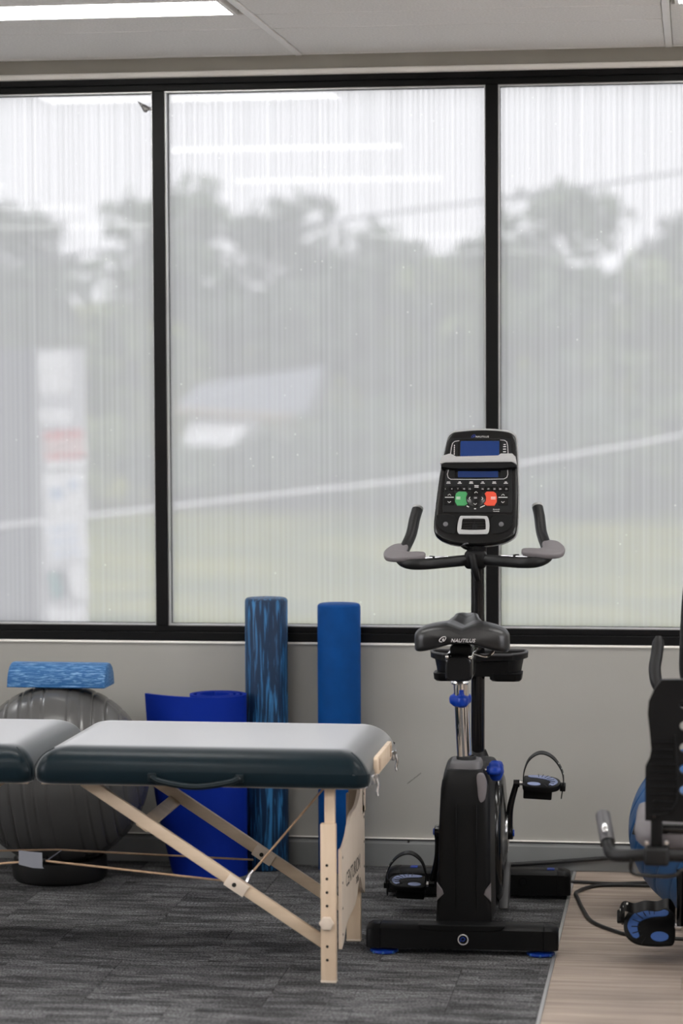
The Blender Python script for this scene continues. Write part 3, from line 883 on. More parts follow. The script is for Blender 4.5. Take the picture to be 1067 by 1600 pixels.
# sign pylon near the building
O = (-8.8, 24.2, -3.5)
py = thing('sign_pylon', 'tall roadside sign pylon with stacked tenant boards at the left', 'sign', O)
MB(O).box(-9.75, -8.66, 23.9, 24.6, -3.6, 2.10, 0.02).build('dark_panel', MT['sign_dark'], py)
MB(O).box(-8.66, -8.10, 23.98, 24.5, -3.6, 2.10, 0.02).build('pale_panel', MT['sign_pale'], py)
hd = MB(O).box(-8.62, -8.16, 23.95, 23.99, 1.50, 2.04, 0.01).build('header_board', MT['sign_white'], py)
MB(O).box(-8.62, -8.16, 23.95, 23.99, 1.10, 1.30, 0.01).build('header_board', MT['sign_white'], py)
def board(z0, z1, dz, m):
    b = MB(O); M = Matrix.Translation((-8.24, 23.9, (z0 + z1) / 2)) @ Matrix.Rotation(-dz, 4, 'Y')
    b.box(-0.27, 0.27, -0.06, 0.05, -(z1 - z0) / 2, (z1 - z0) / 2, 0.01, M=M)
    return b.build('tenant_board', m, py), M
bo, M = board(0.50, 1.02, 0.06, MT['sign_white'])
MB(O).box(-0.265, 0.265, -0.066, -0.06, 0.16, 0.26, M=M).build('red_stripe', MT['sign_red'], bo)
MB(O).box(-0.265, 0.265, -0.066, -0.06, -0.12, -0.05, M=M).build('red_stripe', MT['sign_red'], bo)
MB(O).box(-0.265, 0.265, -0.065, -0.06, -0.05, 0.16, M=M).build('pink_field', MT['sign_pink'], bo)
bo, M = board(-0.12, 0.46, 0.10, MT['sign_white'])
MB(O).box(-0.20, -0.02, -0.066, -0.06, -0.05, 0.10, M=M).build('pale_blue_mark', MT['sign_blue'], bo)
MB(O).box(0.06, 0.18, -0.066, -0.06, 0.06, 0.18, M=M).build('pale_blue_mark', MT['sign_blue'], bo)
bo, M = board(-0.72, -0.16, 0.14, MT['sign_white'])
for k in range(3):
    MB(O).box(-0.21, 0.17, -0.066, -0.06, 0.13 - k * .16, 0.19 - k * .16, M=M).build('pale_blue_line', MT['sign_blue'], bo)
bo, M = board(-1.24, -0.77, 0.16, MT['sign_white'])
MB(O).box(-0.26, 0.05, -0.066, -0.06, -0.2, 0.2, M=M).build('dark_field', MT['sign_dark'], bo)
MB(O).box(-0.20, -0.08, -0.070, -0.066, -0.16, 0.16, M=M).build('teal_mark', MT['sign_teal'], bo)
MB(O).box(-8.5, -8.0, 23.9, 24.0, -3.6, -1.32, 0.02).build('base_panel', MT['sign_white'], py)

# wires
def wire(name, pts, r, m, label):
    o = MB(pts[0]).tube(catmull(pts, 6), r, 8).build(name, m)
    return tag(o, label, 'wire')
wire('power_line', [(-14, 22, 2.75), (-8.16, 22, 3.2), (-6.14, 22, 3.398), (-3.76, 22, 3.68), (-0.15, 22, 4.14), (6, 22, 5.1)], 0.016, MT['sign_dark'], 'dark overhead power line crossing the pale sky outside')
wire('service_cable', [(-7.9, 16, 0.12), (-6.0, 16, 0.33), (-3.99, 16, 0.564), (-2.4, 16, 0.75), (-0.12, 16, 1.129), (3.5, 16, 1.85)], 0.020, MT['sign_white'], 'pale cable rising to the right outside, in front of the trees')
# rear-window blind and plant (seen mirrored in the glass)
bl = thing('venetian_blind', 'white slatted blind, faintly mirrored in the right window pane', 'blind', (-1.215, YB + 0.03, RW[2]))
for k in range(30):
    z = 0.02 + k * 0.0425
    MB().box(-0.30, 0.30, -0.004, 0.004, z, z + 0.037, M=None).build('slat', MT['sign_white'], bl)
MB().box(-0.31, 0.31, -0.02, 0.02, 1.29, 1.33, 0.004).build('head_rail', MT['sign_white'], bl)
pl = thing('potted_plant', 'dark leafy pot plant below the blind, faintly mirrored in the right window pane', 'plant', (-1.15, YB + 0.55, 0))
MB().lathe([(0, 0), (0.13, 0), (0.17, 0.32), (0.18, 0.34), (0.16, 0.34), (0.15, 0.30), (0, 0.30)], n=20).build('pot', MT['terracotta'], pl)
MB().tube([(0, 0, .28), (0.02, 0, .7), (0, 0.02, 1.1)], .02, 8).build('stem', MT['bark'], pl)
vs, fs = [], []
rnd = random.Random(3)
for k in range(260):
    c = Vector((-0.17 if k % 2 else 0.14, 0, 1.24 if k % 2 else 1.22))
    d = Vector((rnd.gauss(0, 1), rnd.gauss(0, 1), rnd.gauss(0, 1))).normalized()
    p = c + d * 0.15 * rnd.uniform(.5, 1); u = Vector((rnd.gauss(0, 1), rnd.gauss(0, 1), rnd.gauss(0, 1))).normalized(); w_ = d.cross(u)
    o = len(vs); vs += [p - u * .05, p + w_ * .025, p + u * .05, p - w_ * .025]; fs.append((o, o + 1, o + 2, o + 3))
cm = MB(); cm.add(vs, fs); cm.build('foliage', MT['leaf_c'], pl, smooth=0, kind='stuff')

# ------------------------------------------------------------------ massage table
TX, TYN, TYF = -1.862, -1.762, -1.088      # centre seam, near and far edge of the padding
TB, TT = 0.556, 0.661                      # padding underside and top
XE = -0.897                                # right-hand end
O = (TX, (TYN + TYF) / 2, 0)
table = thing('massage_table', 'folding massage table with slate blue vinyl top and beech legs', 'table', O)
yc = (TYN + TYF) / 2
def cushion(x0, x1, cx_round):
    m = MB(O)
    cx, hw, hd = (x0 + x1) / 2, (x1 - x0) / 2, (TYF - TYN) / 2
    rings = []
    prof = [(TB, 0.030), (TB + .002, 0.012), (TB + .009, 0.003), (TB + .020, 0.0), (TB + .034, 0.0)]
    for k in range(1, 15):
        a = math.pi / 2 * k / 14
        prof.append((TB + .034 + .071 * math.sin(a) ** .95, .088 * (1 - math.cos(a)) ** 1.05))
    prof += [(TB + .105, .10), (TB + .105, .13)]
    for z, ins in prof:
        ring = []
        for (px, py) in rrect(cx, yc, hw - ins, hd - ins, max(0.012, 0.045 - ins * 0.25), 6):
            # crowned end: the ends round off over a longer run than the sides
            ring.append((px, py, z))
        rings.append(ring)
    # finer top so that the end can roll down softly
    m.loft(rings)
    return m
def soften(m, x_end, sgn, run=0.10, drop=0.022):
    for p in m.v:
        if p.z > TB + 0.05:
            d = (x_end - p.x) * sgn
            if d < run:
                k = 1 - d / run
                p.z -= drop * k * k
    return m
def top_grid(m, x0, x1):
    """replace the flat top cap by a fine grid"""
    return m
cR = cushion(TX + 0.0015, XE, 0)
cR = soften(soften(cR, XE, 1), TX, -1, 0.06, 0.006)
cushR = cR.build('cushion', MT['vinyl'], table, smooth=60)
cL = cushion(2 * TX - XE, TX - 0.0015, 0)
cL = soften(soften(cL, 2 * TX - XE, -1), TX, 1, 0.06, 0.006)
cushL = cL.build('cushion', MT['vinyl'], table, smooth=60)
# sewn welts at the corners of the padding
def welt(xc, s, par):
    p = [(xc + s * 0.004, TYN + 0.004, TB + .012), (xc + s * .006, TYN + .001, TB + .045), (xc + s * .018, TYN + .006, TB + .070), (xc + s * .034, TYN + .020, TB + .088), (xc + s * .055, TYN + .045, TB + .1005)]
    MB(O).tube(catmull(p, 5), 0.0016, 6).build('seam', MT['vinyl_handle'], par)
welt(TX, 1, cushR); welt(TX, -1, cushL); welt(XE, -1, cushR); welt(2 * TX - XE, 1, cushL)
# carrying handle on the near long side
def handle(xa, xb):
    pts = [(xa, TYN - .004, .585), (xa + .03, TYN - .010, .573), ((xa + xb) / 2, TYN - .014, .561), (xb - .03, TYN - .010, .574), (xb, TYN - .004, .586)]
    h = MB(O).tube(catmull(pts, 8), 0.0110, 10, flat=0.8).build('carry_handle', MT['vinyl_handle'], table)
    MB(O).tube(catmull([(p[0], p[1] - .007, p[2] + .004) for p in pts], 8), 0.0035, 8).build('piping', MT['vinyl'], h)
    for x in (xa, xb):
        MB(O).box(x - .012, x + .012, TYN - .009, TYN + .004, .574, .596, .003).build('end_tab', MT['vinyl_handle'], h)
        MB(O).lathe([(0, -.012), (.004, -.011), (.005, -.006)], (x, TYN, .585), 'y', 10).build('rivet', MT['grey_plastic'], h)
handle(-1.513, -1.263)
handle(2 * TX + 1.263, 2 * TX + 1.513)
# wooden carcass under each cushion
for s in (1, -1):
    fx = lambda x: x if s == 1 else 2 * TX - x
    a, c = sorted((fx(TX + .02), fx(XE - .03)))
    for ya in (TYN + .03, TYF - .05):
        MB(O).box(a, c, ya, ya + .02, TB - .002, TB + .02).build('frame_rail', MT['beech_x'], table)
# end details (headrest slot plate and two latches) at both ends
def xm(s, x): return x if s == 1 else 2 * TX - x
for s in (1, -1):
    e = xm(s, XE)
    pl_ = MB(O)
    rr = rrect(-1.47, .606, .165, .026, .012, 4)
    pl_.prism(rr, e - .004 if s == 1 else e - .010, e + .010 if s == 1 else e + .004, .003, axis='x')
    p_ = pl_.build('slot_plate', MT['beech'], table)
    for y in (-1.60, -1.34):
        MB(O).prism(rrect(y, .606, .010, .017, .006, 3), e + s * .0102 - .0006, e + s * .0102 + .0006, axis='x').build('slot', MT['cord'], p_)
    for y in (-1.70, -1.245):
        lt = MB(O).box(min(e - s * .004, e + s * .012), max(e - s * .004, e + s * .012), y - .012, y + .012, .565, .592, .003).build('latch', MT['steel'], table)
        MB(O).lathe([(0, -.012), (.006, -.012), (.006, .012), (0, .012)], (e + s * .013, y, .588), 'y', 10).build('pivot', MT['steel'], lt)
        MB(O).tube(catmull([(e + s * .014, y, .586), (e + s * .018, y, .565), (e + s * .015, y, .545), (e + s * .017, y, .533)], 4), .004, 8).build('lever', MT['steel'], lt)
# legs
def leg(s, y, near):
    X = lambda x: xm(s, x)
    x0, x1 = sorted((X(-1.032), X(-1.004)))
    up = MB(O).box(x0, x1, y - .016, y + .016, .30, TB + .004, .002, 1).build('upper_leg', MT['beech'], table)
    x0, x1 = sorted((X(-1.0425), X(-.999)))
    yo = y - .014 if near else y + .014
    lo = MB(O).box(x0, x1, yo - .013, yo + .013, 0.004, .452, .0025, 2).build('lower_leg', MT['beech'], table)
    MB(O).box(x0 - .001, x1 + .001, yo - .014, yo + .014, 0.0, .008, .002, 1).build('foot_pad', MT['ply'], lo)
    sy = -1 if near else 1
    fy = yo + sy * .0131
    xc = (x0 + x1) / 2 - s * 0.003
    for k in range(8):
        z = .335 - k * .0385
        if k == 5: continue
        MB(O).lathe([(0, -.0006), (.0042, -.0006), (.0042, .0006), (0, .0006)], (xc, fy, z), 'y', 12).build('adjustment_hole', MT['hole'], lo)
    prof = []
    ring = []
    kn = MB(O)
    for h, r in ((0, .010), (.004, .0185), (.013, .0200), (.017, .0175), (.019, .010)):
        ring.append([(xc + r * (1 + .07 * math.cos(6 * a)) * math.cos(a), fy + sy * h, .172 + r * (1 + .07 * math.cos(6 * a)) * math.sin(a)) for a in [2 * math.pi * q / 36 for q in range(36)]])
    kn.loft(ring)
    kn.build('height_knob', MT['ply'], lo)
    return lo
YN, YF = -1.688, -1.187
for s in (1, -1):
    leg(s, YN, True); leg(s, YF, False)
    # plywood end panel between the legs, wavy above and below
    e = xm(s, -.990)
    top = [(-1.69, .376), (-1.655, .374), (-1.62, .380), (-1.57, .395), (-1.53, .418), (-1.49, .437), (-1.45, .443), (-1.40, .443), (-1.35, .450), (-1.30, .470), (-1.265, .497), (-1.25, .505), (-1.187, .506)]
    bot = [(-1.187, .150), (-1.24, .175), (-1.262, .195), (-1.30, .222), (-1.33, .205), (-1.36, .180), (-1.40, .163), (-1.45, .156), (-1.52, .152), (-1.58, .144), (-1.62, .128), (-1.65, .105), (-1.69, .092)]
    tp = [(p.x, p.y) for p in catmull([(a, b, 0) for a, b in top], 4)]
    bt = [(p.x, p.y) for p in catmull([(a, b, 0) for a, b in bot], 4)]
    pn = MB(O).prism(tp + bt, e - .005, e + .005, axis='x')
    panel = pn.build('end_panel', MT['ply'], table, smooth=30)
    for (y, z) in ((-1.672, .350), (-1.672, .278), (-1.672, .205), (-1.672, .130), (-1.205, .455), (-1.205, .385), (-1.205, .310), (-1.205, .235)):
        MB(O).lathe([(0, -.0006), (.0042, -.0006), (.0042, .0006), (0, .0006)], (e + s * .0052, y, z), 'x', 10).build('panel_screw', MT['hole'], panel)
    Mt = Matrix(((0, 0, s, e + s * .0051), (s, 0, 0, 0), (0, 1, 0, 0), (0, 0, 0, 1)))
    MB(O).text('CENTURION', .062, Matrix.Translation((0, -1.45, .268)) @ Mt, .0003, sx=.86).build('printed_name', MT['ink'], panel, smooth=0)
    MB(O).text('3106', .030, Matrix.Translation((0, -1.36, .226)) @ Mt, .0003).build('printed_number', MT['ink'], panel, smooth=0)
    # spare slotted guide standing proud of the far leg
    a, c = sorted((xm(s, -.995), xm(s, -.985)))
    sl = [(-1.235, .40), (-1.165, .40), (-1.165, .535), (-1.170, .540), (-1.230, .540), (-1.235, .535)]
    MB(O).plate(sl, [[(-1.215, .42), (-1.215, .525), (-1.185, .525), (-1.185, .42)]], a, c, axis='x').build('slotted_guide', MT['beech'], table)
    # diagonal braces
    for y, nm in ((-1.664, 'n'), (-1.205, 'f')):
        MB(O).bar((xm(s, -1.735), y, .556), (xm(s, -1.030), y, .098), .018, .034, .003).build('diagonal_brace', MT['beech_x'], table)
    # cross bar tying the two braces
    MB(O).bar((xm(s, -1.565), -1.664, .424), (xm(s, -1.565), -1.19, .424), .040, .012, .002, up=(xm(s, 1) - xm(s, 0), 0, 1.5)).build('cross_bar', MT['beech_x'], table)
    # hinge blocks on the braces
    for y, sy in ((-1.676, -1), (-1.217, -1)):
        bk = MB(O).bar((xm(s, -1.318), y, .2826), (xm(s, -1.262), y, .2462), .006, .038, .002).build('hinge_plate', MT['ply'], table)
        MB(O).lathe([(0, -.001), (.0065, -.001), (.0065, .001), (0, .001)], (xm(s, -1.296), y - .0038, .266), 'y', 12).build('bolt', MT['hole'], bk)
    bt_ = MB(O).box(min(xm(s, -1.04), xm(s, -1.02)), max(xm(s, -1.04), xm(s, -1.02)), -1.225, -1.195, .152, .182, .004).build('stop_block', MT['ply'], table)
    MB(O).lathe([(0, -.032), (.009, -.032), (.009, -.028), (0, -.028)], (xm(s, -1.03), -1.197, .167), 'y', 12).build('bolt', MT['hole'], bt_)
    # support cord from the near hinge up to the far leg
    p = [(xm(s, -1.268), -1.640, .268), (xm(s, -1.26), -1.63, .285), (xm(s, -1.04), -1.60, .545)]
    MB(O).tube(p, .0032, 8).build('support_cord', MT['cord'], table)
    MB(O).tube([p[0], p[1], (xm(s, -1.248), -1.628, .298)], .0052, 8).build('cord_ferrule', MT['steel'], table)
# long tension cords across the table
MB(O).tube([(-1.325, -1.636, .268), (-1.862, -1.65, .318), (2 * TX + 1.325, -1.636, .268)], .0032, 8).build('tension_cord', MT['cord'], table)
MB(O).tube([(-1.325, -1.20, .246), (-1.93, -1.22, .268), (2 * TX + 1.325, -1.20, .246)], .0032, 8).build('tension_cord', MT['cord'], table)
MB(O).tube([(-1.850, -1.645, .318), (-1.915, -1.23, .268)], .0018, 6).build('link_cord', MT['paper'], table)
MB(O).lathe([(0, -.004), (.006, -.004), (.006, .004), (0, .004)], (-1.857, -1.65, .318), 'x', 10).build('cord_clip', MT['black_plastic'], table)
tg = MB(O)
tgp = [(-1.932, -1.653, .348), (-1.90, -1.655, .344), (-1.862, -1.652, .342), (-1.862, -1.652, .300), (-1.857, -1.654, .296), (-1.89, -1.655, .297), (-1.932, -1.653, .306)]
tg.prism([(p[0], p[2]) for p in tgp], -1.656, -1.6545, axis='y')
tg.build('paper_tag', MT['paper'], table, smooth=0, label='small grey paper tag on the cord')

# ------------------------------------------------------------------ foam rollers, mat, balls
def roller(name, x, y, r, h, m, label):
    o = MB((x, y, 0)).lathe([(0, 0), (r - .006, 0), (r - .002, .002), (r, .006), (r, h - .010), (r - .002, h - .004), (r - .007, h), (0, h - .0005)], (x, y, 0), 'z', 56)
    # slight hand-cut unevenness
    for p in o.v:
        a = math.atan2(p.y - y, p.x - x); k = 1 + .006 * math.sin(3 * a + p.z * 9) * (1 if p.z > .02 else 0)
        p.x = x + (p.x - x) * k; p.y = y + (p.y - y) * k
    ob = o.build(name, m, smooth=40)
    return tag(ob, label, 'foam roller', 'long foam rollers standing against the wall')
roller('foam_roller', -1.472, -.078, .0742, .945, MT['marble'], 'tall marbled blue foam roller standing beside the rolled mat')
roller('foam_roller', -1.216, -.088, .0745, .928, MT['blue_foam'], 'plain blue foam roller standing right of the marbled one')

# half-round roller lying on the grey ball
O = (-2.137, -.345, .664)
hr = MB(O)
pts = [(-.072 * math.cos(a), .074 * math.sin(a)) for a in [math.pi * k / 24 for k in range(25)]]
pts = [(-.073, .0), (-.0745, .004)] + [(p[0] * 1.0, p[1] + .006) for p in pts] + [(.0745, .004), (.073, 0)]
rings = []
for x, sc in ((-.170, .93), (-.167, .98), (-.160, 1.0), (.160, 1.0), (.167, .98), (.170, .93)):
    rings.append([(O[0] + x, O[1] + p[0] * sc, O[2] + .004 + (p[1] - .004) * sc) for p in pts])
hr.loft(rings)
tag(hr.build('half_round_foam_roller', MT['marble_h'], smooth=40), 'half-round streaky blue foam roller lying on the grey ball', 'foam roller')

def ball(name, c, r, m, label, ring_off, tilt, valve):
    t = thing(name, label, 'exercise ball', (c[0], c[1], c[2] - r))
    prof = []
    grooves = [math.radians(g) for g in ring_off]
    n = 240
    for k in range(n + 1):
        a = math.pi * k / n
        rr = r
        for g in grooves:
            d = abs(a - g) * r
            rr -= .0045 * max(0, 1 - d / .006)
        prof.append((rr * math.sin(a), -rr * math.cos(a)))
    prof[0] = (0, -r); prof[-1] = (0, r)
    Mx = Matrix.Translation((0, 0, r)) @ tilt
    MB().lathe(prof, (0, 0, 0), 'x', 72, M=Mx).build('shell', m, t, smooth=60)
    return t, Mx
gb, Mx = ball('exercise_ball', (-2.148, -.335, .358), .308, MT['ball_grey'], 'dark grey ribbed exercise ball behind the massage table', [30, 42, 53, 63, 73, 80, 88, 104, 112, 120, 129, 140, 152], Matrix.Rotation(R(-6), 4, 'Y') @ Matrix.Rotation(R(8), 4, 'Z'), None)
MB().lathe([(0, 0), (.012, 0), (.014, .004), (.009, .007), (0, .007)], M=Mx @ Matrix.Rotation(R(-52), 4, 'Y') @ Matrix.Rotation(R(30), 4, 'X') @ Matrix.Translation((0, 0, .304)), n=16).build('valve', MT['grey_plastic'], gb)
rg = MB((-2.148, -.335, 0))
rg.lathe([(.110, 0), (.150, 0), (.160, .01), (.163, .04), (.158, .074), (.148, .078), (.110, .05)], (-2.148, -.335, 0), 'z', 40)
rg.f.pop(); rg.mi.pop(); rg.f.pop(); rg.mi.pop()
ring_o = rg.build('ball_base', MT['black_rubber'])
tag(ring_o, 'black ring stand on the floor under the grey ball', 'ball stand')
bb, Mx = ball('exercise_ball', (.069, -.70, .275), .275, MT['ball_blue'], 'blue ribbed exercise ball by the wall at the right edge', [24, 36, 48, 60, 72, 84, 96, 108, 120, 132, 144, 156], Matrix.Rotation(R(-38), 4, 'Z') @ Matrix.Rotation(R(35), 4, 'Y'), None)
lg = MB()
Mlg = Matrix.Translation((0, 0, .325)) @ Matrix.Rotation(R(31), 4, 'Z') @ Matrix.Rotation(R(-12), 4, 'Y')
lg.prism([(-.022, -.016), (.020, -.012), (.002, .024)], 0, .0015, M=Matrix.Translation((0, 0, .29)) @ Matrix.Rotation(R(-66), 4, 'Z') @ Matrix.Rotation(R(0), 4, 'X') @ Matrix(((1, 0, 0, 0), (0, 0, -1, -.2755), (0, 1, 0, 0), (0, 0, 0, 1))))
lg.build('printed_triangle', MT['ink'], bb)

# rolled exercise mat standing on end, outer edge sprung open
O = (-1.628, -.19, 0)
H_MAT, TH = .622, .011
mat_t = MB(O)
NZ = 9
def mat_path(zf):
    """centre line of the mat at height fraction zf, from the core outwards"""
    pts = []
    Rf = .165 + (.36 - .165) * zf
    turns = 2.55
    a_end = -math.pi / 2
    n = 170
    for k in range(n + 1):
        f = k / n
        rr = .046 + (.104 - .046) * f
        a = a_end + turns * 2 * math.pi * (1 - f) * 1.0
        pts.append((O[0] + rr * math.cos(a), O[1] + rr * math.sin(a), 0, f))
    x, y = O[0], O[1] - .104
    L = .27; n2 = 70
    for k in range(1, n2 + 1):
        a = L * k / n2 / Rf
        pts.append((x - Rf * math.sin(a), y + Rf * (1 - math.cos(a)), 0, 1))
    return pts
cols = []
for j in range(NZ):
    zf = j / (NZ - 1)
    P = mat_path(zf)
    L = 0; inn, outr = [], []
    for i, p in enumerate(P):
        a = P[max(i - 1, 0)]; c = P[min(i + 1, len(P) - 1)]
        d = Vector((c[0] - a[0], c[1] - a[1], 0)).normalized()
        nn = Vector((d.y, -d.x, 0))
        if i: L += (Vector(p[:2]) - Vector(P[i - 1][:2])).length
        rib = .0011 * (1 if (int(L / .0042) % 2) else -0.2)
        q = Vector((p[0], p[1], zf * H_MAT))
        inn.append(q - nn * TH / 2); outr.append(q + nn * (TH / 2 + rib))
    cols.append((inn, outr))
nP = len(cols[0][0])
rings = [[c[0][i] for i in range(nP)] + [c[1][i] for i in reversed(range(nP))] for c in cols]
vs = [p for r in rings for p in r]; fs = []
n = 2 * nP
for j in range(NZ - 1):
    for k in range(n):
        fs.append((j * n + k, j * n + (k + 1) % n, (j + 1) * n + (k + 1) % n, (j + 1) * n + k))
for j, rev in ((0, True), (NZ - 1, False)):
    for i in range(nP - 1):
        q = (j * n + i, j * n + i + 1, j * n + n - 2 - i, j * n + n - 1 - i)
        fs.append(tuple(reversed(q)) if rev else q)
mat_t.add(vs, fs)
tag(mat_t.build('exercise_mat', MT['mat_blue'], smooth=25), 'rolled cobalt blue ribbed exercise mat with its end sprung open', 'mat')
# ------------------------------------------------------------------ pedals shared by both bikes
def pedal(par, s, Mw, treadm, strap_h=.098, dy=0.0, lean=0.0):
    """pedal in its own frame: x outwards from the crank, y toe, z up; Mw places it in the bike frame"""
    Mx = Mw @ Matrix.Diagonal((s, 1, 1, 1))
    out = [(.012, -.036), (.035, -.046), (.065, -.047), (.100, -.043), (.122, -.028), (.130, -.004), (.126, .022), (.108, .040), (.080, .047), (.045, .046), (.022, .040), (.012, .030)]
    po = [(p.x, p.y) for p in catmull([(a, b, 0) for a, b in out], 4, closed=True)]
    body = MB().prism(po, -.020, 0.0, .005, M=Mx).build('pedal', MT['black_plastic'], par)
    ax = MB().lathe([(0, -.004), (.009, -.004), (.009, .014), (0, .014)], (0, 0, -.010), 'x', 14, M=Mx).build('axle', MT['steel'], body)
    # arched blue tread and oval insert
    arch = [(.030, .036), (.060, .040), (.090, .036), (.112, .020), (.121, -.003), (.112, -.024), (.100, -.032), (.092, -.027), (.097, -.010), (.094, .004), (.080, .014), (.055, .020), (.034, .022), (.026, .028)]
    pa = [(p.x, p.y) for p in catmull([(a, b, 0) for a, b in arch], 4, closed=True)]
    MB().prism(pa, -.002, .0022, .001, 1, M=Mx).build('tread', treadm, body)
    for k in range(9):
        a = R(95 - k * 19)
        cx, cy = .062, -.004
        d = Vector((math.cos(a), math.sin(a), 0))
        p, q = Vector((cx, cy, .0026)) + d * .030, Vector((cx, cy, .0026)) + d * .050
        MB().bar(p, q, .0018, .0012, M=Mx).build('tread_rib', MT['black_rubber'], body)
    el = [(.046 + .021 * math.cos(t), -.026 + .012 * math.sin(t)) for t in [2 * math.pi * k / 20 for k in range(20)]]
    MB().prism(el, -.002, .0022, .001, 1, M=Mx).build('tread_insert', treadm, body)
    MB().box(.014, .104, -.030, .030, -.052, -.018, .004, M=Mx).build('counterweight', MT['black_plastic'], par)
    arc = [(.012, 0, -.006), (.013, 0, .03), (.026, 0, .070), (.052, 0, strap_h - .004), (.078, 0, strap_h - .002), (.105, 0, strap_h - .018), (.127, 0, .050), (.137, 0, .02), (.138, 0, -.012), (.136, 0, -.030), (.134, 0, -.052)]
    arc = [(a, dy + lean * max(0, c), c) for a, b, c in arc]
    st = MB().strap(catmull(arc, 5), (0, 1, -lean * .5), .024, .0034, M=Mx).build('strap', MT['black_rubber'], par)
    MB().box(.128, .146, dy - .015, dy + .015, -.026, -.006, .003, M=Mx).build('buckle', MT['black_plastic'], st)
    for k, (x, z) in enumerate(((.118, .064), (.128, .047), (.1345, .030))):
        MB().lathe([(0, -.001), (.0028, -.001), (.0028, .001), (0, .001)], (0, 0, 0), 'x', 8, M=Mx @ Matrix.Translation((x + .0022, dy + lean * z, z)) @ Matrix.Rotation(R(-35 + k * 12), 4, 'Y')).build('strap_hole', MT['print_white'], st)

# ------------------------------------------------------------------ upright exercise bike (faces the window)
BX0, BY0 = -.690, -.880
bike = thing('exercise_bike', 'black upright exercise bike with blue knobs and a tilted console', 'exercise bike', (BX0, BY0, 0), R(1.4))
def B(): return MB()
# rear stabiliser (nearest the camera)
def stabiliser(name, y, hw, z0, z1, hd):
    s = B()
    sec = [(-hd, z0), (hd, z0), (hd, z1 - .012), (hd - .014, z1), (-hd + .014, z1), (-hd, z1 - .012)]
    s.prism(sec, -hw + .042, hw - .042, .003, 2, axis='x', M=Matrix.Translation((0, y, 0)))
    st = s.build(name, MT['black_plastic'], bike)
    for sg in (-1, 1):
        c = B()
        rings = []
        for x, ins, dz in ((hw - .042, -.002, 0), (hw - .022, -.002, 0), (hw - .006, .004, .006), (hw, .012, .014)):
            rings.append([(sg * x, y + a * (hd - ins) / hd, z0 + (b - z0) * ((z1 - z0 - dz) / (z1 - z0))) for a, b in sec])
        c.loft(rings)
        c.build('end_cap', MT['black_plastic'], st)
    return st
rs = stabiliser('rear_stabiliser', -.420, .284, .020, .090, .040)
B().prism([(-.128, .092), (.128, .092), (.118, .080), (.085, .074), (-.085, .074), (-.118, .080)], -.4625, -.40, .002, 1, axis='y').build('mount_plate', MT['black_plastic'], rs)
B().lathe([(0, -.004), (.0115, -.004), (.0115, .003), (0, .003)], (.005, -.461, .050), 'y', 24).build('emblem_disc', MT['black_gloss'], rs)
em = B()
em.tube([(.005 + .0145 * math.cos(a), -.464, .050 + .0145 * math.sin(a)) for a in [2 * math.pi * k / 28 for k in range(28)]], .0017, 8, closed=True)
em.build('emblem_ring', MT['print_silver'], rs)
B().tube(catmull([(-.003, -.4655, .044), (-.001, -.4655, .054), (.006, -.4655, .057), (.011, -.4655, .052), (.006, -.4655, .046), (.0, -.4655, .048)], 5), .0013, 6).build('emblem_mark', MT['blue_plastic'], rs)
for x in (-.232, .232):
    ft = B().lathe([(0, 0), (.036, 0), (.041, .004), (.040, .010), (.028, .013), (.012, .014), (.012, .024), (0, .024)], (x, -.425, 0), 'z', 28).build('levelling_foot', MT['blue_plastic'], bike)
    for k in range(8):
        a = 2 * math.pi * k / 8
        B().box(-.003, .003, -.0018, .0018, .002, .009, M=Matrix.Translation((x + .0405 * math.cos(a), -.425 + .0405 * math.sin(a), 0)) @ Matrix.Rotation(a + 1.5708, 4, 'Z')).build('foot_notch', MT['ball_blue'], ft)
fs_ = stabiliser('front_stabiliser', .415, .300, .014, .092, .045)
for x in (-.215, .235):
    B().box(x - .012, x + .012, .40, .43, .091, .0945, .001, 1).build('blue_marker', MT['blue_plastic'], fs_)
B().lathe([(0, -.006), (.011, -.006), (.013, 0), (.013, .004), (0, .004)], (.145, .368, .058), 'y', 18).build('bolt_cap', MT['black_gloss'], fs_)
for x in (-.265, .265):
    B().lathe([(0, -.014), (.022, -.014), (.026, -.010), (.026, .010), (.022, .014), (0, .014)], (x, .46, .026), 'x', 22).build('transport_wheel', MT['black_rubber'], fs_)
# rear column shroud
col = []
for z, cx, hw, y0, y1, rad in ((.088, .003, .0835, -.400, -.18, .010), (.11, .003, .083, -.400, -.16, .012), (.165, .003, .0795, -.398, -.10, .016), (.25, .003, .0785, -.394, -.10, .02), (.35, .004, .0770, -.386, -.10, .02), (.44, .005, .0750, -.374, -.10, .022), (.478, .005, .0735, -.368, -.10, .024), (.502, .004, .0690, -.362, -.11, .026), (.524, .003, .0600, -.354, -.13, .026), (.534, .003, .0555, -.348, -.15, .026)):
    col.append([(x, y, z) for x, y in rrect(cx, (y0 + y1) / 2, hw, (y1 - y0) / 2, rad, 6)])
colo = B().loft(col).build('rear_shroud', MT['black_plastic'], bike)
for k, x in enumerate((-.020, .040)):
    B().box(x - .0012, x + .0012, -.3995, -.30, .10, .44, .0008, 1, M=Matrix.Translation((0, .0, 0)) @ Matrix.Rotation(0, 4, 'X')).build('moulded_rib', MT['black_plastic'], colo)
cp = B()
cp.loft([[(x, y, z) for x, y in rrect(.003, -.265, hw, hd, .022, 6)] for z, hw, hd in ((.530, .049, .060), (.548, .047, .058), (.556, .043, .052), (.558, .036, .045))])
cp.build('column_cap', MT['grey_plastic'], bike)
B().lathe([(.024, 0), (.030, 0), (.030, .012), (.027, .016), (.0245, .016), (.0245, 0)], (.003, -.272, .553), 'z', 24).build('post_bushing', MT['black_rubber'], bike)
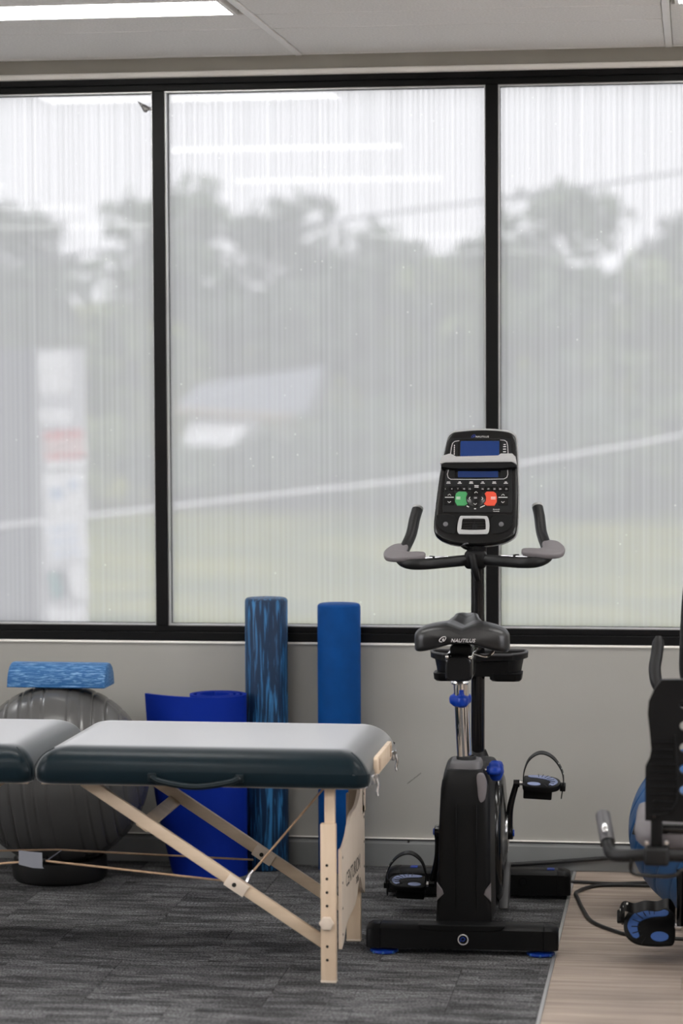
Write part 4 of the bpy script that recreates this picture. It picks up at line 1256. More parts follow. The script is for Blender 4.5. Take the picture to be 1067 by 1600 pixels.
for sg in (-1, 1):
    # grey flashes low on each side of the column
    fl_ = B().prism([(.003 + sg * .0812, .150), (.003 + sg * .060, .172), (.003 + sg * .064, .186), (.003 + sg * .0806, .206)], -.4005, -.385, .002, 1, axis='y')
    fl_.build('grey_flash', MT['pad_grey'], colo)
B().prism([(p.x, p.y) for p in catmull([(.041, .524, 0), (.060, .526, 0), (.070, .495, 0), (.066, .456, 0), (.055, .442, 0), (.046, .452, 0), (.042, .49, 0)], 4, closed=True)], -.3745, -.345, .004, 2, axis='y').build('knob_recess', MT['pad_grey'], colo)
# main housing
side = [(-.30, .10), (-.30, .42), (-.22, .50), (-.10, .52), (.02, .52), (.12, .50), (.22, .44), (.31, .34), (.36, .22), (.37, .10), (.33, .075), (-.2, .075)]
sp_ = [(p.x, p.y) for p in catmull([(a, b, 0) for a, b in side], 5, closed=True)]
B().prism(sp_, -.072, .076, .016, 3, axis='x').build('main_housing', MT['black_plastic'], bike)
CY, CZ = .130, .262          # crank axle
for sg in (-1, 1):
    h = .074 if sg == 1 else -.048
    dsk = B().lathe([(0, 0), (.212, 0), (.212, sg * .008), (.205, sg * .018), (.19, sg * .024), (.15, sg * .028), (.06, sg * .030), (.04, sg * .036), (0, sg * .036)], (h, CY - .02, CZ - .01), 'x', 56).build('side_disc', MT['black_gloss'], bike)
    rg = B()
    rg.tube([(h + sg * .031, CY + .058 * math.cos(a), CZ + .058 * math.sin(a)) for a in [2 * math.pi * k / 56 for k in range(56)]], .0055, 8, closed=True)
    rg.build('silver_ring', MT['steel'], dsk)
# grey front foot cover either side
for sg in (-1, 1):
    pts = [(-.02, .052), (.05, .046), (.105, .056), (.150, .110), (.165, .150), (.148, .166), (.120, .162), (.06, .11)]
    B().prism([(p.x, p.y) for p in catmull([(a, b, 0) for a, b in pts], 3, closed=True)], *((.085, .116) if sg == 1 else (-.085, -.060)), .006, 2, axis='x').build('front_cover', MT['charcoal'], bike)
B().bar((0, .30, .06), (0, .40, .06), .14, .08, .01).build('front_neck', MT['black_plastic'], bike)
B().bar((0, -.40, .07), (0, .40, .07), .06, .045, .004).build('base_rail', MT['black_plastic'], bike)
# cranks and pedals
def crank(s, dy, dz):
    x0, x1 = s * .112, s * .122
    c = B()
    P = [Vector((x0, CY, CZ)), Vector((s * .116, CY + dy * .5, CZ + dz * .5)), Vector((x1 + s * .014, CY + dy, CZ + dz))]
    c.tube(catmull(P, 6), [.0120 - .003 * k / 12 for k in range(13)], 12)
    c.lathe([(0, -.012), (.019, -.012), (.021, -.008), (.021, .010), (.018, .013), (0, .013)], (x0, CY, CZ), 'x', 22)
    c.lathe([(0, -.009), (.012, -.009), (.012, .010), (0, .010)], (x1 + s * .014, CY + dy, CZ + dz), 'x', 16)
    co = c.build('crank', MT['black_gloss'], bike)
    B().lathe([(0, 0), (.012, 0), (.010, s * .004), (0, s * .005)], (x0 + s * .013, CY, CZ), 'x', 18).build('crank_cap', MT['blue_plastic'], co)
    return Vector((x1 + s * .026, CY + dy, CZ + dz + .006))
pr_ = crank(1, -.010, .160)
pedal(bike, 1, Matrix.Translation(pr_ + Vector((-.002, 0, .006))) @ Matrix.Rotation(R(15), 4, 'X') @ Matrix.Rotation(R(3), 4, 'Y'), MT['blue_tread'])
pl_p = crank(-1, .010, -.168)
pedal(bike, -1, Matrix.Translation(pl_p + Vector((.006, 0, 0))) @ Matrix.Rotation(R(15), 4, 'X') @ Matrix.Rotation(R(2), 4, 'Y'), MT['blue_tread'], .098)
# seat post, slider, saddle
T0, T1 = Vector((.000, -.268, .52)), Vector((-.010, -.312, .800))
B().tube([T0, T1], .0225, 28).build('seat_post', MT['chrome'], bike)
kn = B()
def star(c, ax, r, lobes, amp, prof, n=48):
    """lobed knob lofted along axis ax"""
    ax = Vector(ax).normalized()
    u = ax.orthogonal().normalized(); v = ax.cross(u)
    rings = []
    for h, f in prof:
        rings.append([Vector(c) + ax * h + (u * math.cos(a) + v * math.sin(a)) * r * f * (1 + amp * math.cos(lobes * a)) for a in [2 * math.pi * k / n for k in range(n)]])
    return rings
kn.loft(star((-.010, -.307, .742), (-.035, -.157, 1), .0315, 3, .16, ((-.022, .42), (-.019, .70), (-.010, .96), (.003, 1.0), (.012, .90), (.017, .62), (.024, .56), (.034, .56), (.036, .48))))
kn.build('height_lock_knob', MT['blue_plastic'], bike)
B().tube([(-.010, -.309, .770), (-.0105, -.312, .800)], .0145, 20).build('slider_screw', MT['steel'], bike)
B().lathe([(0, 0), (.026, 0), (.028, .004), (.026, .010), (0, .010)], (-.012, -.315, .790), 'z', 22).build('slider_collar', MT['steel'], bike)
sl = B().box(-.050, .030, -.42, -.20, .810, .882, .012, 3).build('seat_slider', MT['black_gloss'], bike)
B().prism(rrect(-.010, .846, .036, .034, .018, 5), -.4225, -.40, .003, 1, axis='y').build('slider_end_cap', MT['black_plastic'], sl)
for x in (-.044, .024):
    B().bar((x, -.415, .880), (x + .006, -.21, .884), .010, .012, .003).build('chrome_rail', MT['chrome'], sl)
B().box(-.040, .026, -.36, -.26, .880, .912, .010).build('saddle_clamp', MT['black_plastic'], bike)
for x in (-.030, .022):
    B().tube(catmull([(x, -.385, .918), (x, -.34, .903), (x, -.26, .897), (x * .7, -.18, .905), (x * .4, -.13, .925)], 5), .004, 8).build('saddle_rail', MT['chrome'], bike)
B().tube(catmull([(.03, -.34, .885), (.065, -.33, .875), (.085, -.32, .885), (.092, -.31, .905)], 5), .0042, 8).build('release_lever', MT['chrome'], bike)
# saddle
sd = B()
rings = []
def lerp(tbl, t):
    for (a, va), (b, vb) in zip(tbl, tbl[1:]):
        if a <= t <= b: return va + (vb - va) * (t - a) / (b - a)
    return tbl[-1][1]
W = [(0, .112), (.02, .126), (.06, .137), (.14, .142), (.28, .136), (.42, .098), (.56, .060), (.70, .043), (.85, .036), (.95, .030), (1, .012)]
HH = [(0, .024), (.02, .031), (.06, .036), (.14, .039), (.4, .038), (.7, .032), (.95, .022), (1, .008)]
ZC_ = [(0, .937), (.06, .940), (.2, .942), (.5, .942), (.8, .966), (1, .968)]
NS = 40
for k in range(NS + 1):
    t = (k / NS) ** 1.35
    w, h, z = lerp(W, t), lerp(HH, t), lerp(ZC_, t)
    ring = []
    for q in range(48):
        a = 2 * math.pi * q / 48
        c_, s_ = math.cos(a), math.sin(a)
        x = w * math.copysign(abs(c_) ** .55, c_)
        zz = h * math.copysign(abs(s_) ** .62, s_)
        droop = (.010 if s_ > 0 else .030) * (abs(x) / .141) ** 2.4
        gro = 0
        if s_ > 0: gro = .017 * math.exp(-(x / .020) ** 2) * (1 if t < .75 else max(0, (1 - t) / .25))
        if s_ < 0: zz *= .92; gro = -.016 * math.exp(-(x / .06) ** 2)
        ring.append((x - .002, -.425 + .320 * t + .012 * abs(x) / .14 * (1 - t), z + zz - droop - gro))
    rings.append(ring)
sd.loft(rings)
saddle = sd.build('saddle', MT['saddle'], bike, smooth=70)
Mt = Matrix(((1, 0, 0, 0), (0, 0, -1, 0), (0, 1, 0, 0), (0, 0, 0, 1)))
B().text('NAUTILUS', .0150, Matrix.Translation((.004, -.4335, .932)) @ Mt, .0020, shear=.25, sx=1.02).build('printed_name', MT['print_silver'], saddle, smooth=0)
lg = B()
def swoosh(cx, cz, y, r, M=None):
    pts = [(cx - .3 * r, y, cz - .75 * r), (cx - 1.0 * r, y, cz - .65 * r), (cx - 1.15 * r, y, cz - .15 * r), (cx - .4 * r, y, cz + .65 * r), (cx + .55 * r, y, cz + .9 * r), (cx + .85 * r, y, cz + .5 * r), (cx + .5 * r, y, cz - .2 * r), (cx + .1 * r, y, cz - .6 * r)]
    m = MB()
    m.tube(catmull(pts, 6), .12 * r, 6, M=M)
    m.tube(catmull([(cx - .25 * r, y, cz - .3 * r), (cx + .05 * r, y, cz + .25 * r), (cx + .1 * r, y, cz + .05 * r), (cx - .02 * r, y, cz - .45 * r)], 5), .12 * r, 6, M=M)
    return m
swoosh(-.054, .935, -.4325, .0095).build('printed_emblem', MT['print_silver'], saddle)
# adjustment knob on the column
B().tube([(.050, -.285, .527), (.078, -.285, .527)], .006, 12).build('knob_shaft', MT['steel'], bike)
kb = B().loft(star((.074, -.285, .527), (1, -.25, .05), .0285, 5, .16, ((-.006, .40), (0, .5), (.004, .8), (.012, 1.0), (.026, 1.0), (.034, .9), (.040, .55))))
kb.build('column_knob', MT['blue_plastic'], bike)
# mast
MP = [(.012, .150, .42), (.014, .128, .62), (.016, .105, .85), (.017, .085, 1.02), (.017, .070, 1.155)]
B().tube(catmull(MP, 6), .0215, 24).build('mast', MT['black_gloss'], bike)
B().lathe([(.02, 0), (.036, 0), (.034, .03), (.026, .05), (.02, .05)], (.0125, .146, .475), 'z', 24).build('mast_boot', MT['black_rubber'], bike)
# bottle tray on the mast
def tray_ring(z, g, lobes=True):
    half = [(-.148, .075), (-.152, .045), (-.138, -.005), (-.112, -.040), (-.085, -.052), (.085, -.052), (.112, -.040), (.138, -.005), (.152, .045), (.148, .075), (.12, .085), (-.12, .085)]
    P = catmull([(a, b, 0) for a, b in half], 4, closed=True)
    out = []
    for p in P:
        d = Vector((p.x, p.y - .015, 0)); L = d.length
        q = d * max(0.05, (L - g) / L)
        out.append((q.x + .016, q.y + .015 + .115, z))
    return out
tb = B()
tb.loft([tray_ring(.822, -.002), tray_ring(.834, -.003), tray_ring(.836, .001), tray_ring(.833, .007), tray_ring(.800, .016), tray_ring(.772, .026), tray_ring(.770, .06)], cap=False)
tray = tb.build('bottle_tray', MT['black_plastic'], bike, smooth=50)
tl_ = B()
tl_.loft([tray_ring(.824, -.002), tray_ring(.818, -.002), tray_ring(.814, .012), tray_ring(.765, .022)], cap=False)
tl_.add([tuple(p) for p in tray_ring(.765, .022)], [tuple(range(48))])
tl_.build('tray_wall', MT['black_plastic'], tray, smooth=50)
rm = B(); rm.tube(tray_ring(.8355, .001), .0045, 8, closed=True)
rm.build('tray_rim', MT['charcoal'], tray)
for sg in (-1, 1):
    B().loft([[(x, y, z) for x, y in rrect(.016 + sg * .088, .125, hw, hd, .02, 5)] for z, hw, hd in ((.775, .052, .055), (.756, .050, .052), (.750, .044, .046))]).build('bottle_well', MT['black_plastic'], tray)
# handlebars
HB = [(-.190, .150, 1.292), (-.197, .125, 1.262), (-.205, .085, 1.215), (-.222, .030, 1.172), (-.228, -.030, 1.150), (-.200, -.066, 1.136), (-.150, -.062, 1.133), (-.070, .010, 1.134), (.0, .045, 1.136)]
def mir(p): return (-p[0], p[1], p[2])
path = HB + [mir(p) for p in reversed(HB[:-1])]
path = [(p[0] + .012, p[1], p[2] + p[0] * .02) for p in path]
hb = B().tube(catmull(path, 6), .0175, 16).build('handlebar', MT['black_rubber'], bike)
for i in (0, -1):
    p = Vector(path[i]); d = (p - Vector(path[1 if i == 0 else -2])).normalized()
    B().tube([p - d * .002, p + d * .006], .0180, 18).build('bar_end_cap', MT['pale_plastic'], hb)
for sg in (-1, 1):
    pts = [(-.036, .070), (-.058, .020), (-.052, -.030), (-.020, -.052), (.030, -.052), (.068, -.040), (.072, -.018), (.050, -.006), (.020, -.002), (.010, .020), (.014, .058), (-.008, .078)]
    P = [(p.x, p.y) for p in catmull([(a, b, 0) for a, b in pts], 4, closed=True)]
    M = Matrix.Translation((.012 + sg * .222, -.028, 1.166 + sg * .006)) @ Matrix.Rotation(R(sg * 4), 4, 'Y') @ Matrix.Rotation(R(16), 4, 'X') @ Matrix.Diagonal((-sg, 1, 1, 1))
    B().prism(P, -.010, .008, .006, 3, M=M).build('elbow_pad', MT['pad_grey'], hb)
    B().bar((.012 + sg * .175, -.052, 1.150 + sg * .003), (.012 + sg * .085, .005, 1.150 + sg * .002), .020, .006, .0025).build('pulse_sensor', MT['steel'], hb)
    B().bar((.012 + sg * .133, -.026, 1.1512 + sg * .003), (.012 + sg * .127, -.022, 1.1512 + sg * .003), .024, .009, .001).build('sensor_band', MT['black_rubber'], hb)
B().box(-.022, .046, .018, .095, 1.108, 1.166, .014, 3).build('bar_clamp', MT['black_plastic'], bike)
B().tube(catmull([(.004, .012, 1.150), (.010, -.002, 1.128), (.016, -.004, 1.100), (.022, .006, 1.075)], 5), [.014 - .0004 * k for k in range(16)], 12).build('clamp_lever', MT['black_plastic'], bike)
B().tube(catmull([(-.012, .08, 1.165), (-.030, .05, 1.178), (-.018, .03, 1.186), (.0, .05, 1.19)], 5), .004, 8).build('console_wire', MT['cable'], bike)
# console
TH_ = R(20)
CO = Vector((.012, .035, 1.182))
Mc = Matrix(((1, 0, 0, CO.x), (0, math.sin(TH_), -math.cos(TH_), CO.y), (0, math.cos(TH_), math.sin(TH_), CO.z), (0, 0, 0, 1)))
K = 1 / 497.0; KV = K / math.cos(TH_ + .01)
def uv(px, py): return ((px - 741) * K, (855 - py) * KV)
face_px = [(701, 683), (716, 680), (748, 678), (782, 680), (797, 685), (802, 697), (805, 740), (806.5, 790), (805, 832), (796, 845), (775, 852.5), (740, 855.5), (706, 853), (685, 845), (676.5, 833), (677, 805), (681, 765), (685, 735), (693, 695)]
fpoly = [(p.x, p.y) for p in catmull([(*uv(*q), 0) for q in face_px], 4, closed=True)]
cen = uv(742, 768)
def scl(poly, f, du=0, dv=0): return [(cen[0] + (a - cen[0]) * f + du, cen[1] + (b - cen[1]) * f + dv) for a, b in poly]
console = B()
console.loft([[(a, b, h) for a, b in scl(fpoly, f, .0012, .0045)] for h, f in ((-.060, .80), (-.048, .94), (-.030, 1.010), (-.012, 1.018), (-.008, 1.012), (-.008, .99))], M=Mc)
con = console.build('console_shell', MT['pale_plastic'], bike, smooth=50)
B().loft([[(a, b, h) for a, b in scl(fpoly, f)] for h, f in ((-.012, 1.0), (-.003, 1.0), (.003, .985), (.006, .955), (.005, .93), (.0045, .90))], M=Mc).build('console_face', MT['black_gloss'], bike, smooth=50)
def cpoly(px, name, m, h0, h1, par, bev=.0008, sm=0):
    P = [uv(*q) for q in px]
    if sm: P = [(p.x, p.y) for p in catmull([(a, b, 0) for a, b in P], sm, closed=True)]
    return B().prism(P, h0, h1, bev, 1, M=Mc).build(name, m, par)
def crect(x0, y0, x1, y1, r): return [(a, b) for a, b in rrect((x0 + x1) / 2, (y0 + y1) / 2, (x1 - x0) / 2, (y1 - y0) / 2, r, 4)]
panel_c = cpoly([(700, 692), (795, 692), (796, 740), (798, 800), (796, 806), (690, 806), (689, 800), (693, 740)], 'control_panel', MT['console_panel'], .003, .0066, bike)
cpoly(crect(711, 694, 779, 722, 2), 'screen_bezel', MT['black_gloss'], .006, .0074, panel_c)
cpoly(crect(715, 696.5, 776, 721, 1.5), 'upper_screen', MT['screen'], .006, .0084, panel_c)
cpoly(crect(707, 741, 779, 754, 2), 'screen_bezel', MT['black_gloss'], .006, .0074, panel_c)
cpoly(crect(712, 743, 775, 752.5, 1.2), 'lower_screen', MT['screen'], .006, .0084, panel_c)
def cline(pts, name, m, r=.0009, h=.0074, par=None):
    P = [Vector((*uv(*q), h)) for q in pts]
    return B().tube(P, r, 6, M=Mc).build(name, m, par or panel_c)
cline([(699.5, 719), (701, 706), (702.5, 700), (706, 697), (713, 696)], 'outline', MT['print_silver'])
cline([(777, 695), (784, 695.5), (787.5, 698), (789, 704), (790, 718)], 'outline', MT['print_silver'])
cline([(697, 741), (695.5, 748), (697, 753), (701, 755.5), (740, 755.8), (784, 755), (788.5, 752.5), (790, 748), (789.5, 741)], 'outline', MT['print_silver'])
# ledge for a tablet
sh = [(684, 733), (687, 722.5), (699, 719), (705, 721), (709, 723.5), (775, 722), (779, 719), (797, 719), (802, 724), (804.5, 737), (801, 734), (796, 732), (692, 733), (686, 735)]
sp = B().prism([uv(*q) for q in sh], .004, .030, .002, 2, M=Mc)
shelf = sp.build('tablet_ledge', MT['pale_plastic'], bike)
cpoly([(686, 736), (692, 732), (797, 731.5), (803, 737), (803, 739), (780, 741.5), (703, 741.5), (686, 739)], 'ledge_underside', MT['black_plastic'], .004, .026, shelf)
# keys
def ctext(s, px, py, size, m=None, par=None, h=.0078, sx=1.0):
    return B().text(s, size, Mc @ Matrix.Translation((*uv(px, py), h)), .0002, sx=sx).build('print', m or MT['print_white'], par or panel_c, smooth=0)
def cbar(px, py, w, hgt, m=None, h=.0074, n=1, par=None):
    for k in range(n):
        cpoly(crect(px - w / 2, py - hgt / 2 + k * 2.4, px + w / 2, py + hgt / 2 + k * 2.4, .3), 'print', m or MT['print_silver'], .0064, h, par or panel_c, 0)
for k, px in enumerate((697.5, 715, 733, 751, 769, 787)): cbar(px, 759.6, 5.2 if k % 2 == 0 else 3.5, 1.1); cbar(px, 761.6, 6.5, .9)
nums = ['1', '4', '7', '10', '13', '16', '19', '22', '24', '25']
for k, px in enumerate((693, 703, 712.5, 722, 731, 751, 760, 769.5, 778.5, 788)):
    ko = cpoly(crect(px - 4.2, 766, px + 4.2, 773, 1.2), 'number_key', MT['black_gloss'], .006, .0088, panel_c)
    ctext(nums[k], px, 770.6, .0068, par=ko, h=.0092)
ko = cpoly(crect(737, 763, 746, 770, 1), 'centre_key', MT['black_gloss'], .006, .0085, panel_c)
cbar(741.5, 765.5, 6.5, 1.1, n=2, h=.0092, par=ko)
for px in (699.5, 783):
    for py, up in ((779.5, 1), (790.5, -1)):
        ko = cpoly(crect(px - 8, py - 4.5, px + 8, py + 4.5, 1.5), 'arrow_key', MT['black_gloss'], .006, .0084, panel_c)
        B().tube([Vector((*uv(px - 2.4, py + .9 * up), .0088)), Vector((*uv(px, py - 1.1 * up), .0088)), Vector((*uv(px + 2.4, py + .9 * up), .0088))], .0009, 6, M=Mc).build('chevron', MT['print_white'], ko)
    cbar(px, 783.2, 14, 1.0, MT['print_white'], .0086)
gk_ = cpoly([(710, 777), (714, 774.5), (725, 774.5), (727.5, 777.5), (725.5, 783), (726, 789), (728, 793), (724, 796), (712, 796), (708.5, 790), (708.5, 782)], 'start_key', MT['green'], .006, .0094, panel_c)
cbar(713.5, 783.3, 6.5, 1.1, MT['print_white'], .0098, 2, gk_)
rk_ = cpoly([(772, 777), (768, 774.5), (757.5, 774.5), (754.5, 777.5), (757, 783), (756.5, 789), (753.5, 793), (758, 796), (770, 796), (773.5, 790), (773.5, 782)], 'stop_key', MT['red'], .006, .0094, panel_c)
cbar(768, 783.3, 7.5, 1.1, MT['print_white'], .0098, 2, rk_)
dk = B().lathe([(0, .006), (.030, .006), (.030, .0075), (.028, .0082), (0, .0082)], (*uv(741, 784), 0), 'z', 36, M=Mc).build('direction_pad', MT['black_gloss'], panel_c)
ok = B().lathe([(0, .008), (.0085, .008), (.0085, .0094), (.007, .0102), (0, .0102)], (*uv(740.5, 784.5), 0), 'z', 24, M=Mc).build('centre_button', MT['black_plastic'], panel_c)
ctext('OK', 740.5, 784.5, .0065, h=.0106, par=ok)
for a, b in (((731, 785), -1), ((751, 785), 1)):
    B().tube([Vector((*uv(a[0] - 1 * b, a[1] - 2.2), .0088)), Vector((*uv(a[0] + 1 * b, a[1]), .0088)), Vector((*uv(a[0] - 1 * b, a[1] + 2.2), .0088))], .0009, 6, M=Mc).build('chevron', MT['print_white'], dk)
for a, b in (((741, 775.5), 1), ((740, 793.5), -1)):
    B().tube([Vector((*uv(a[0] - 2.4, a[1] + b), .0088)), Vector((*uv(a[0], a[1] - b), .0088)), Vector((*uv(a[0] + 2.4, a[1] + b), .0088))], .0009, 6, M=Mc).build('chevron', MT['print_white'], dk)
for px, py, rot, w in ((728.5, 797, 25, 4), (740, 800.5, 0, 3), (751.5, 797, -25, 8)):
    M = Mc @ Matrix.Translation((*uv(px, py), 0)) @ Matrix.Rotation(R(-rot), 4, 'Z')
    B().box(-w * K / 2, w * K / 2, -.0012, .0012, .0064, .0078, M=M).build('print', MT['print_white'], panel_c)
ctext('Bluetooth', 773, 801.5, .0052); ctext('TRAINER', 773, 804.6, .0050)
lo_ = ctext('NAUTILUS', 749, 690, .0078, h=.0078, sx=1.15)
swoosh(-.002, .0, 0, .0058, M=Mc @ Matrix.Translation((*uv(736.5, 689), .0072)) @ Matrix.Rotation(R(-90), 4, 'X')).build('printed_emblem', MT['blue_plastic'], panel_c)
for k, py in enumerate((702, 705.2, 709, 713)): cbar(784.2, py, 4.5 if k else 3.5, 1.2)
for k in range(5): cbar(705.5, 703.5 + k * 3.2, 1.4, 2.2)
# speakers and fan
for pts, cxy in (([(680, 810), (700, 809), (709, 812), (712, 817), (710, 836), (708, 839), (695, 837), (684, 830), (680, 822)], (694.5, 824)), ([(799, 810), (780, 809), (769, 811), (764, 816), (765, 836), (768, 839), (783, 837), (794, 831), (799, 822)], (781, 824))):
    so = cpoly(pts, 'speaker', MT['black_plastic'], .003, .0078, bike, .001)
    B().lathe([(0, .0095), (.006, .0088), (.011, .006), (.0125, .0045)], (*uv(*cxy), 0), 'z', 24, M=Mc).build('speaker_dome', MT['grey_plastic'], so)
fo = [(p[0], p[1]) for p in [uv(*q) for q in ((717, 813), (723, 812), (754, 812), (760, 814), (762.5, 822), (762.5, 833), (760, 838.5), (754, 839.5), (721, 839.5), (715, 838), (713, 833), (714, 822))]]
fi = [uv(*q) for q in ((721, 817), (725, 816), (752, 816), (756, 818), (757, 824), (757, 830), (754, 833), (722, 833), (719.5, 830), (720, 823))]
B().plate([(p.x, p.y) for p in catmull([(a, b, 0) for a, b in fo], 3, closed=True)], [[(p.x, p.y) for p in catmull([(a, b, 0) for a, b in fi], 3, closed=True)]], .003, .012, M=Mc).build('fan_bezel', MT['pale_plastic'], bike)
fv = cpoly([(719, 815), (757, 815), (758, 834), (718, 834)], 'fan_vent', MT['hole'], .003, .0062, bike)
for k in range(4):
    py = 819 + k * 4
    cpoly([(719, py - .7), (757, py - .7), (757, py + .7), (719, py + .7)], 'vent_slat', MT['black_plastic'], .0062, .0098, fv, .0004)
cpoly([(738, 816), (739.4, 816), (739.4, 833), (738, 833)], 'vent_slat', MT['black_plastic'], .0062, .0102, fv, .0004)
B().bar((.014, .072, 1.15), (.012, .075, 1.25), .05, .05, .01).build('console_neck', MT['black_plastic'], bike)
# ------------------------------------------------------------------ recumbent exercise bike at the right edge
CX = .075
rb = thing('recumbent_bike', 'black recumbent exercise bike with slotted seat back, cropped at the right edge', 'exercise bike', (CX, -1.75, 0))
QX, QY = CX, -1.75
def W3(p): return (p[0] - QX, p[1] - QY, p[2])
half = [(-.060, .922), (-.160, .919), (-.178, .895), (-.193, .862), (-.1955, .830), (-.190, .780), (-.186, .735), (-.190, .715), (-.201, .692), (-.2015, .655), (-.2015, .550), (-.14, .548), (-.06, .546)]
outl = [(a, z) for a, z in half] + [(-a, z) for a, z in reversed(half)]
holes = []
for z in (.856, .799, .742, .686, .630):
    for sg in (-1, 1):
        holes.append([(a, b) for a, b in rrect(sg * .085, z, .028, .0125, .0115, 4)])
SY = -2.10 - QY
sb = B().plate(outl, holes, SY - .012, SY + .012, axis='y').build('seat_back', MT['black_plastic'], rb, smooth=25)
for sg in (-1, 1):
    for k in range(10):
        z = .757 - k * .0195
        w_ = .030 if k < 3 else (.034 if k < 8 else .026)
        B().box(sg * .156 - w_, sg * .156 + w_ - (.004 if k < 3 else 0), SY - .020, SY - .011, z - .0012, z + .0012, .0006, 1).build('moulded_rib', MT['black_plastic'], sb)
    ed = catmull([(sg * .124, SY - .014, .775), (sg * .120, SY - .014, .70), (sg * .118, SY - .014, .63), (sg * .126, SY - .014, .590), (sg * .155, SY - .014, .568), (sg * .19, SY - .014, .566)], 5)
    B().tube(ed, .003, 8).build('moulded_edge', MT['black_plastic'], sb)
    B().lathe([(0, -.004), (.0045, -.004), (.005, .002)], (sg * .178, SY - .013, .562), 'y', 10).build('screw', MT['black_gloss'], sb)
    # upright brackets carrying the back
    B().bar((sg * .172, SY + .004, .45), (sg * .172, SY + .004, .60), .030, .026, .004, up=(0, 1, 0)).build('back_bracket', MT['black_plastic'], rb)
    cl_ = B().box(sg * .172 - .033, sg * .172 + .033, SY - .028, SY + .028, .432, .482, .010, 3).build('bar_clamp', MT['black_rubber'], rb)
    B().lathe([(0, -.004), (.006, -.003), (.006, .003)], (sg * .172 - .026, SY - .012, .492), 'y', 10).build('clamp_bolt', MT['steel'], cl_)
    B().lathe([(0, -.004), (.006, -.003), (.006, .003)], (sg * .172 + .026, SY - .012, .494), 'y', 10).build('clamp_bolt', MT['steel'], cl_)
B().tube([(-.165, SY + .03, .522), (.165, SY + .03, .522)], .014, 14).build('back_cross_tube', MT['black_gloss'], rb)
# seat cushion
cu = B()
cu.loft([[(x, y, z) for x, y in rrect(0, SY + .25, hw, hd, .07, 8)] for z, hw, hd in ((.462, .195, .195), (.466, .215, .212), (.480, .228, .222), (.505, .232, .226), (.522, .226, .220), (.532, .205, .200), (.535, .16, .16))])
cu.build('seat_cushion', MT['pad_grey'], rb, smooth=60)
# side handles around the seat
P = [(-.312, SY + .155, .510), (-.306, SY + .125, .490), (-.300, SY + .085, .462), (-.288, SY + .040, .450), (-.255, SY + .008, .452), (-.20, SY, .457), (-.1, SY, .457), (0, SY, .457)]
P2 = P + [(-a, b, c) for a, b, c in reversed(P[:-1])]
sh_ = B().tube(catmull(P2, 6), .0165, 16).build('side_handles', MT['black_rubber'], rb)
for sg in (-1, 1):
    q = [(sg * .3185, SY + .185, .532), (sg * .3165, SY + .172, .524), (sg * .310, SY + .140, .500), (sg * .302, SY + .100, .470)]
    q = [(-a if False else a, b, c) for a, b, c in q]
    B().tube(catmull(q, 5), [.012, .017, .0195, .0205] + [.0205] * 12, 18).build('pulse_grip', MT['grey_plastic'], sh_)
    B().tube([(sg * .309, SY + .094, .496), (sg * .3105, SY + .106, .506), (sg * .312, SY + .117, .515)], [.007, .0105, .007], 14).build('pulse_sensor', MT['steel'], sh_)
lv = [(-.235, SY - .02, .452), (-.238, SY - .02, .425), (-.225, SY - .02, .410), (-.17, SY - .02, .406), (-.125, SY - .02, .409), (-.10, SY - .02, .425), (-.06, SY - .02, .436)]
B().tube(catmull(lv, 6), .0058, 10).build('seat_lever', MT['black_gloss'], rb)
# frame, rail, stabilisers
B().bar((0, SY + .1, .30), (0, .62, .20), .11, .09, .02).build('main_rail', MT['black_plastic'], rb)
B().bar((0, SY + .20, .32), (0, SY + .26, .465), .14, .16, .02).build('seat_carriage', MT['black_plastic'], rb)
B().bar((0, SY - .34, .07), (0, SY + .2, .32), .07, .09, .01).build('rear_strut', MT['black_plastic'], rb)
for y, hw in ((SY - .34, .23), (.58, .10)):
    st = B().box(-hw, hw, y - .035, y + .035, .022, .075, .012, 3).build('stabiliser', MT['black_plastic'], rb)
    for sg in (-1, 1):
        B().lathe([(0, 0), (.034, 0), (.036, .008), (.02, .014), (.012, .026), (0, .026)], (sg * (hw - .05), y, 0), 'z', 22).build('levelling_foot', MT['blue_plastic'], st)
hp = [(.20, .08), (.18, .25), (.24, .40), (.36, .48), (.50, .46), (.62, .34), (.66, .18), (.64, .06), (.45, .05)]
B().prism([(p.x, p.y) for p in catmull([(a, b, 0) for a, b in hp], 5, closed=True)], -.075, .075, .02, 3, axis='x').build('drive_housing', MT['black_plastic'], rb)
RC = Vector((0, .43, .270))
for sg in (-1, 1):
    B().lathe([(0, 0), (.14, 0), (.135, sg * .015), (.05, sg * .022), (0, sg * .022)], (sg * .074, RC.y, RC.z), 'x', 40).build('side_disc', MT['black_gloss'], rb)
    dz = -1 if sg == -1 else 1
    e = Vector((sg * .110, RC.y, RC.z)); f = e + Vector((sg * .004, dz * .01, dz * .165))
    B().tube([e, (e + f) / 2, f], [.016, .013, .011], 12).build('crank', MT['black_gloss'], rb)
    Mw = Matrix.Translation(f + Vector((sg * .002, -.004, 0))) @ Matrix.Rotation(R(66 if sg == -1 else 40), 4, 'X') @ Matrix.Scale(1.25, 4)
    pedal(rb, sg, Mw, MT['blue_tread2'], .058, .022, .22)
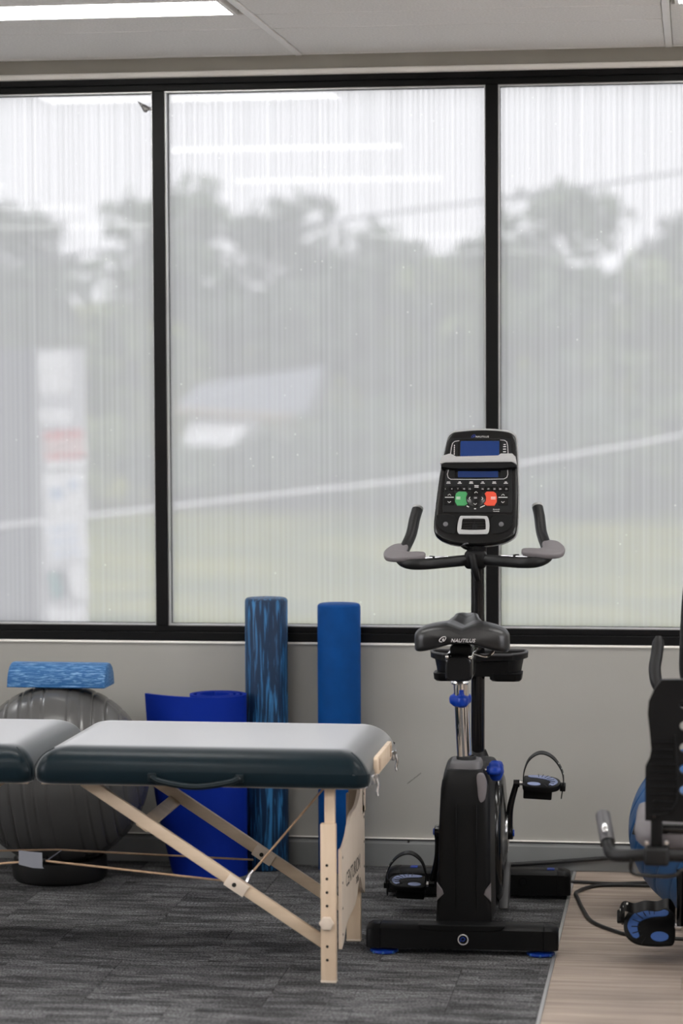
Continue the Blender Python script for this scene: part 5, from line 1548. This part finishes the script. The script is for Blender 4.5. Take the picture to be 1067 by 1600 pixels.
# mast, handlebar, console
B().tube(catmull([(0, .40, .42), (0, .36, .62), (0, .33, .80), (0, .35, .95)], 6), .026, 18).build('mast', MT['black_gloss'], rb)
hp = [(-.176, .350, .960), (-.183, .335, .905), (-.188, .315, .865), (-.176, .300, .820), (-.130, .300, .785), (-.06, .32, .775), (0, .325, .775)]
B().tube(catmull(hp + [(-a, b, c) for a, b, c in reversed(hp[:-1])], 6), [.008, .0145, .0172] + [.0175] * 67 + [.0172, .0145, .008], 16).build('handlebar', MT['black_rubber'], rb)
Mr = Matrix(((1, 0, 0, 0), (0, math.sin(R(15)), -math.cos(R(15)), .375), (0, math.cos(R(15)), math.sin(R(15)), .80), (0, 0, 0, 1)))
rf_ = [(.085, .345), (0, .352), (-.085, .345), (-.104, .325), (-.112, .26), (-.117, .15), (-.118, .06), (-.106, .025), (-.075, .006), (0, 0), (.075, .006), (.106, .025), (.118, .06), (.117, .15), (.112, .26), (.104, .325)]
rp_ = [(p.x, p.y) for p in catmull([(a, b, 0) for a, b in rf_], 4, closed=True)]
def sc2(f): return [(a * f, .17 + (b - .17) * f) for a, b in rp_]
B().loft([[(a, b, h) for a, b in sc2(f)] for h, f in ((-.055, .82), (-.04, .95), (-.02, 1.01), (-.004, 1.0), (.004, .98), (.006, .95))], M=Mr).build('console_shell', MT['black_plastic'], rb, smooth=50)
B().prism([(-.065, .24), (.065, .24), (.065, .31), (-.065, .31)], .004, .008, .001, 1, M=Mr).build('screen', MT['screen'], rb)
B().box(-.095, .095, .15, .20, .005, .03, .004, M=Mr).build('tablet_ledge', MT['pale_plastic'], rb)
B().prism([(-.085, .05), (.085, .05), (.09, .14), (-.09, .14)], .004, .0075, .001, 1, M=Mr).build('key_panel', MT['console_panel'], rb)

# ------------------------------------------------------------------ power cords on the floor
def cord(pts, r, label):
    o = MB(pts[0]).tube(catmull(pts, 8), r, 10).build('cable_lead', MT['cable'])
    tag(o, label, 'cable', 'black power cords by the skirting')
cord([(-.60, -.36, .006), (-.50, -.24, .006), (-.404, -.227, .006), (-.264, -.243, .006), (-.137, -.205, .006), (.10, -.16, .006), (.50, -.12, .006), (.60, -.06, .010), (.63, -.026, .040)], .0055, 'black cord running right along the timber floor behind the blue ball')
cord([(.70, -.026, .040), (.67, -.08, .010), (.55, -.20, .006), (.15, -.215, .006), (-.12, -.262, .006), (-.265, -.268, .006), (-.337, -.300, .006), (-.384, -.40, .006), (-.374, -.507, .006), (-.352, -.66, .006), (-.315, -.842, .006), (-.241, -.971, .006), (-.180, -1.025, .006), (-.02, -1.06, .006), (.05, -1.10, .02)], .006, 'black cord looping across the timber floor to the cropped bike')
cord([(-.66, -.034, .014), (-.632, -.030, .020), (-.467, -.030, .034), (-.325, -.030, .048), (-.183, -.030, .063), (.10, -.030, .085), (.5, -.028, .092), (.56, -.026, .080)], .0075, 'thick black cord climbing along the skirting right of the upright bike')
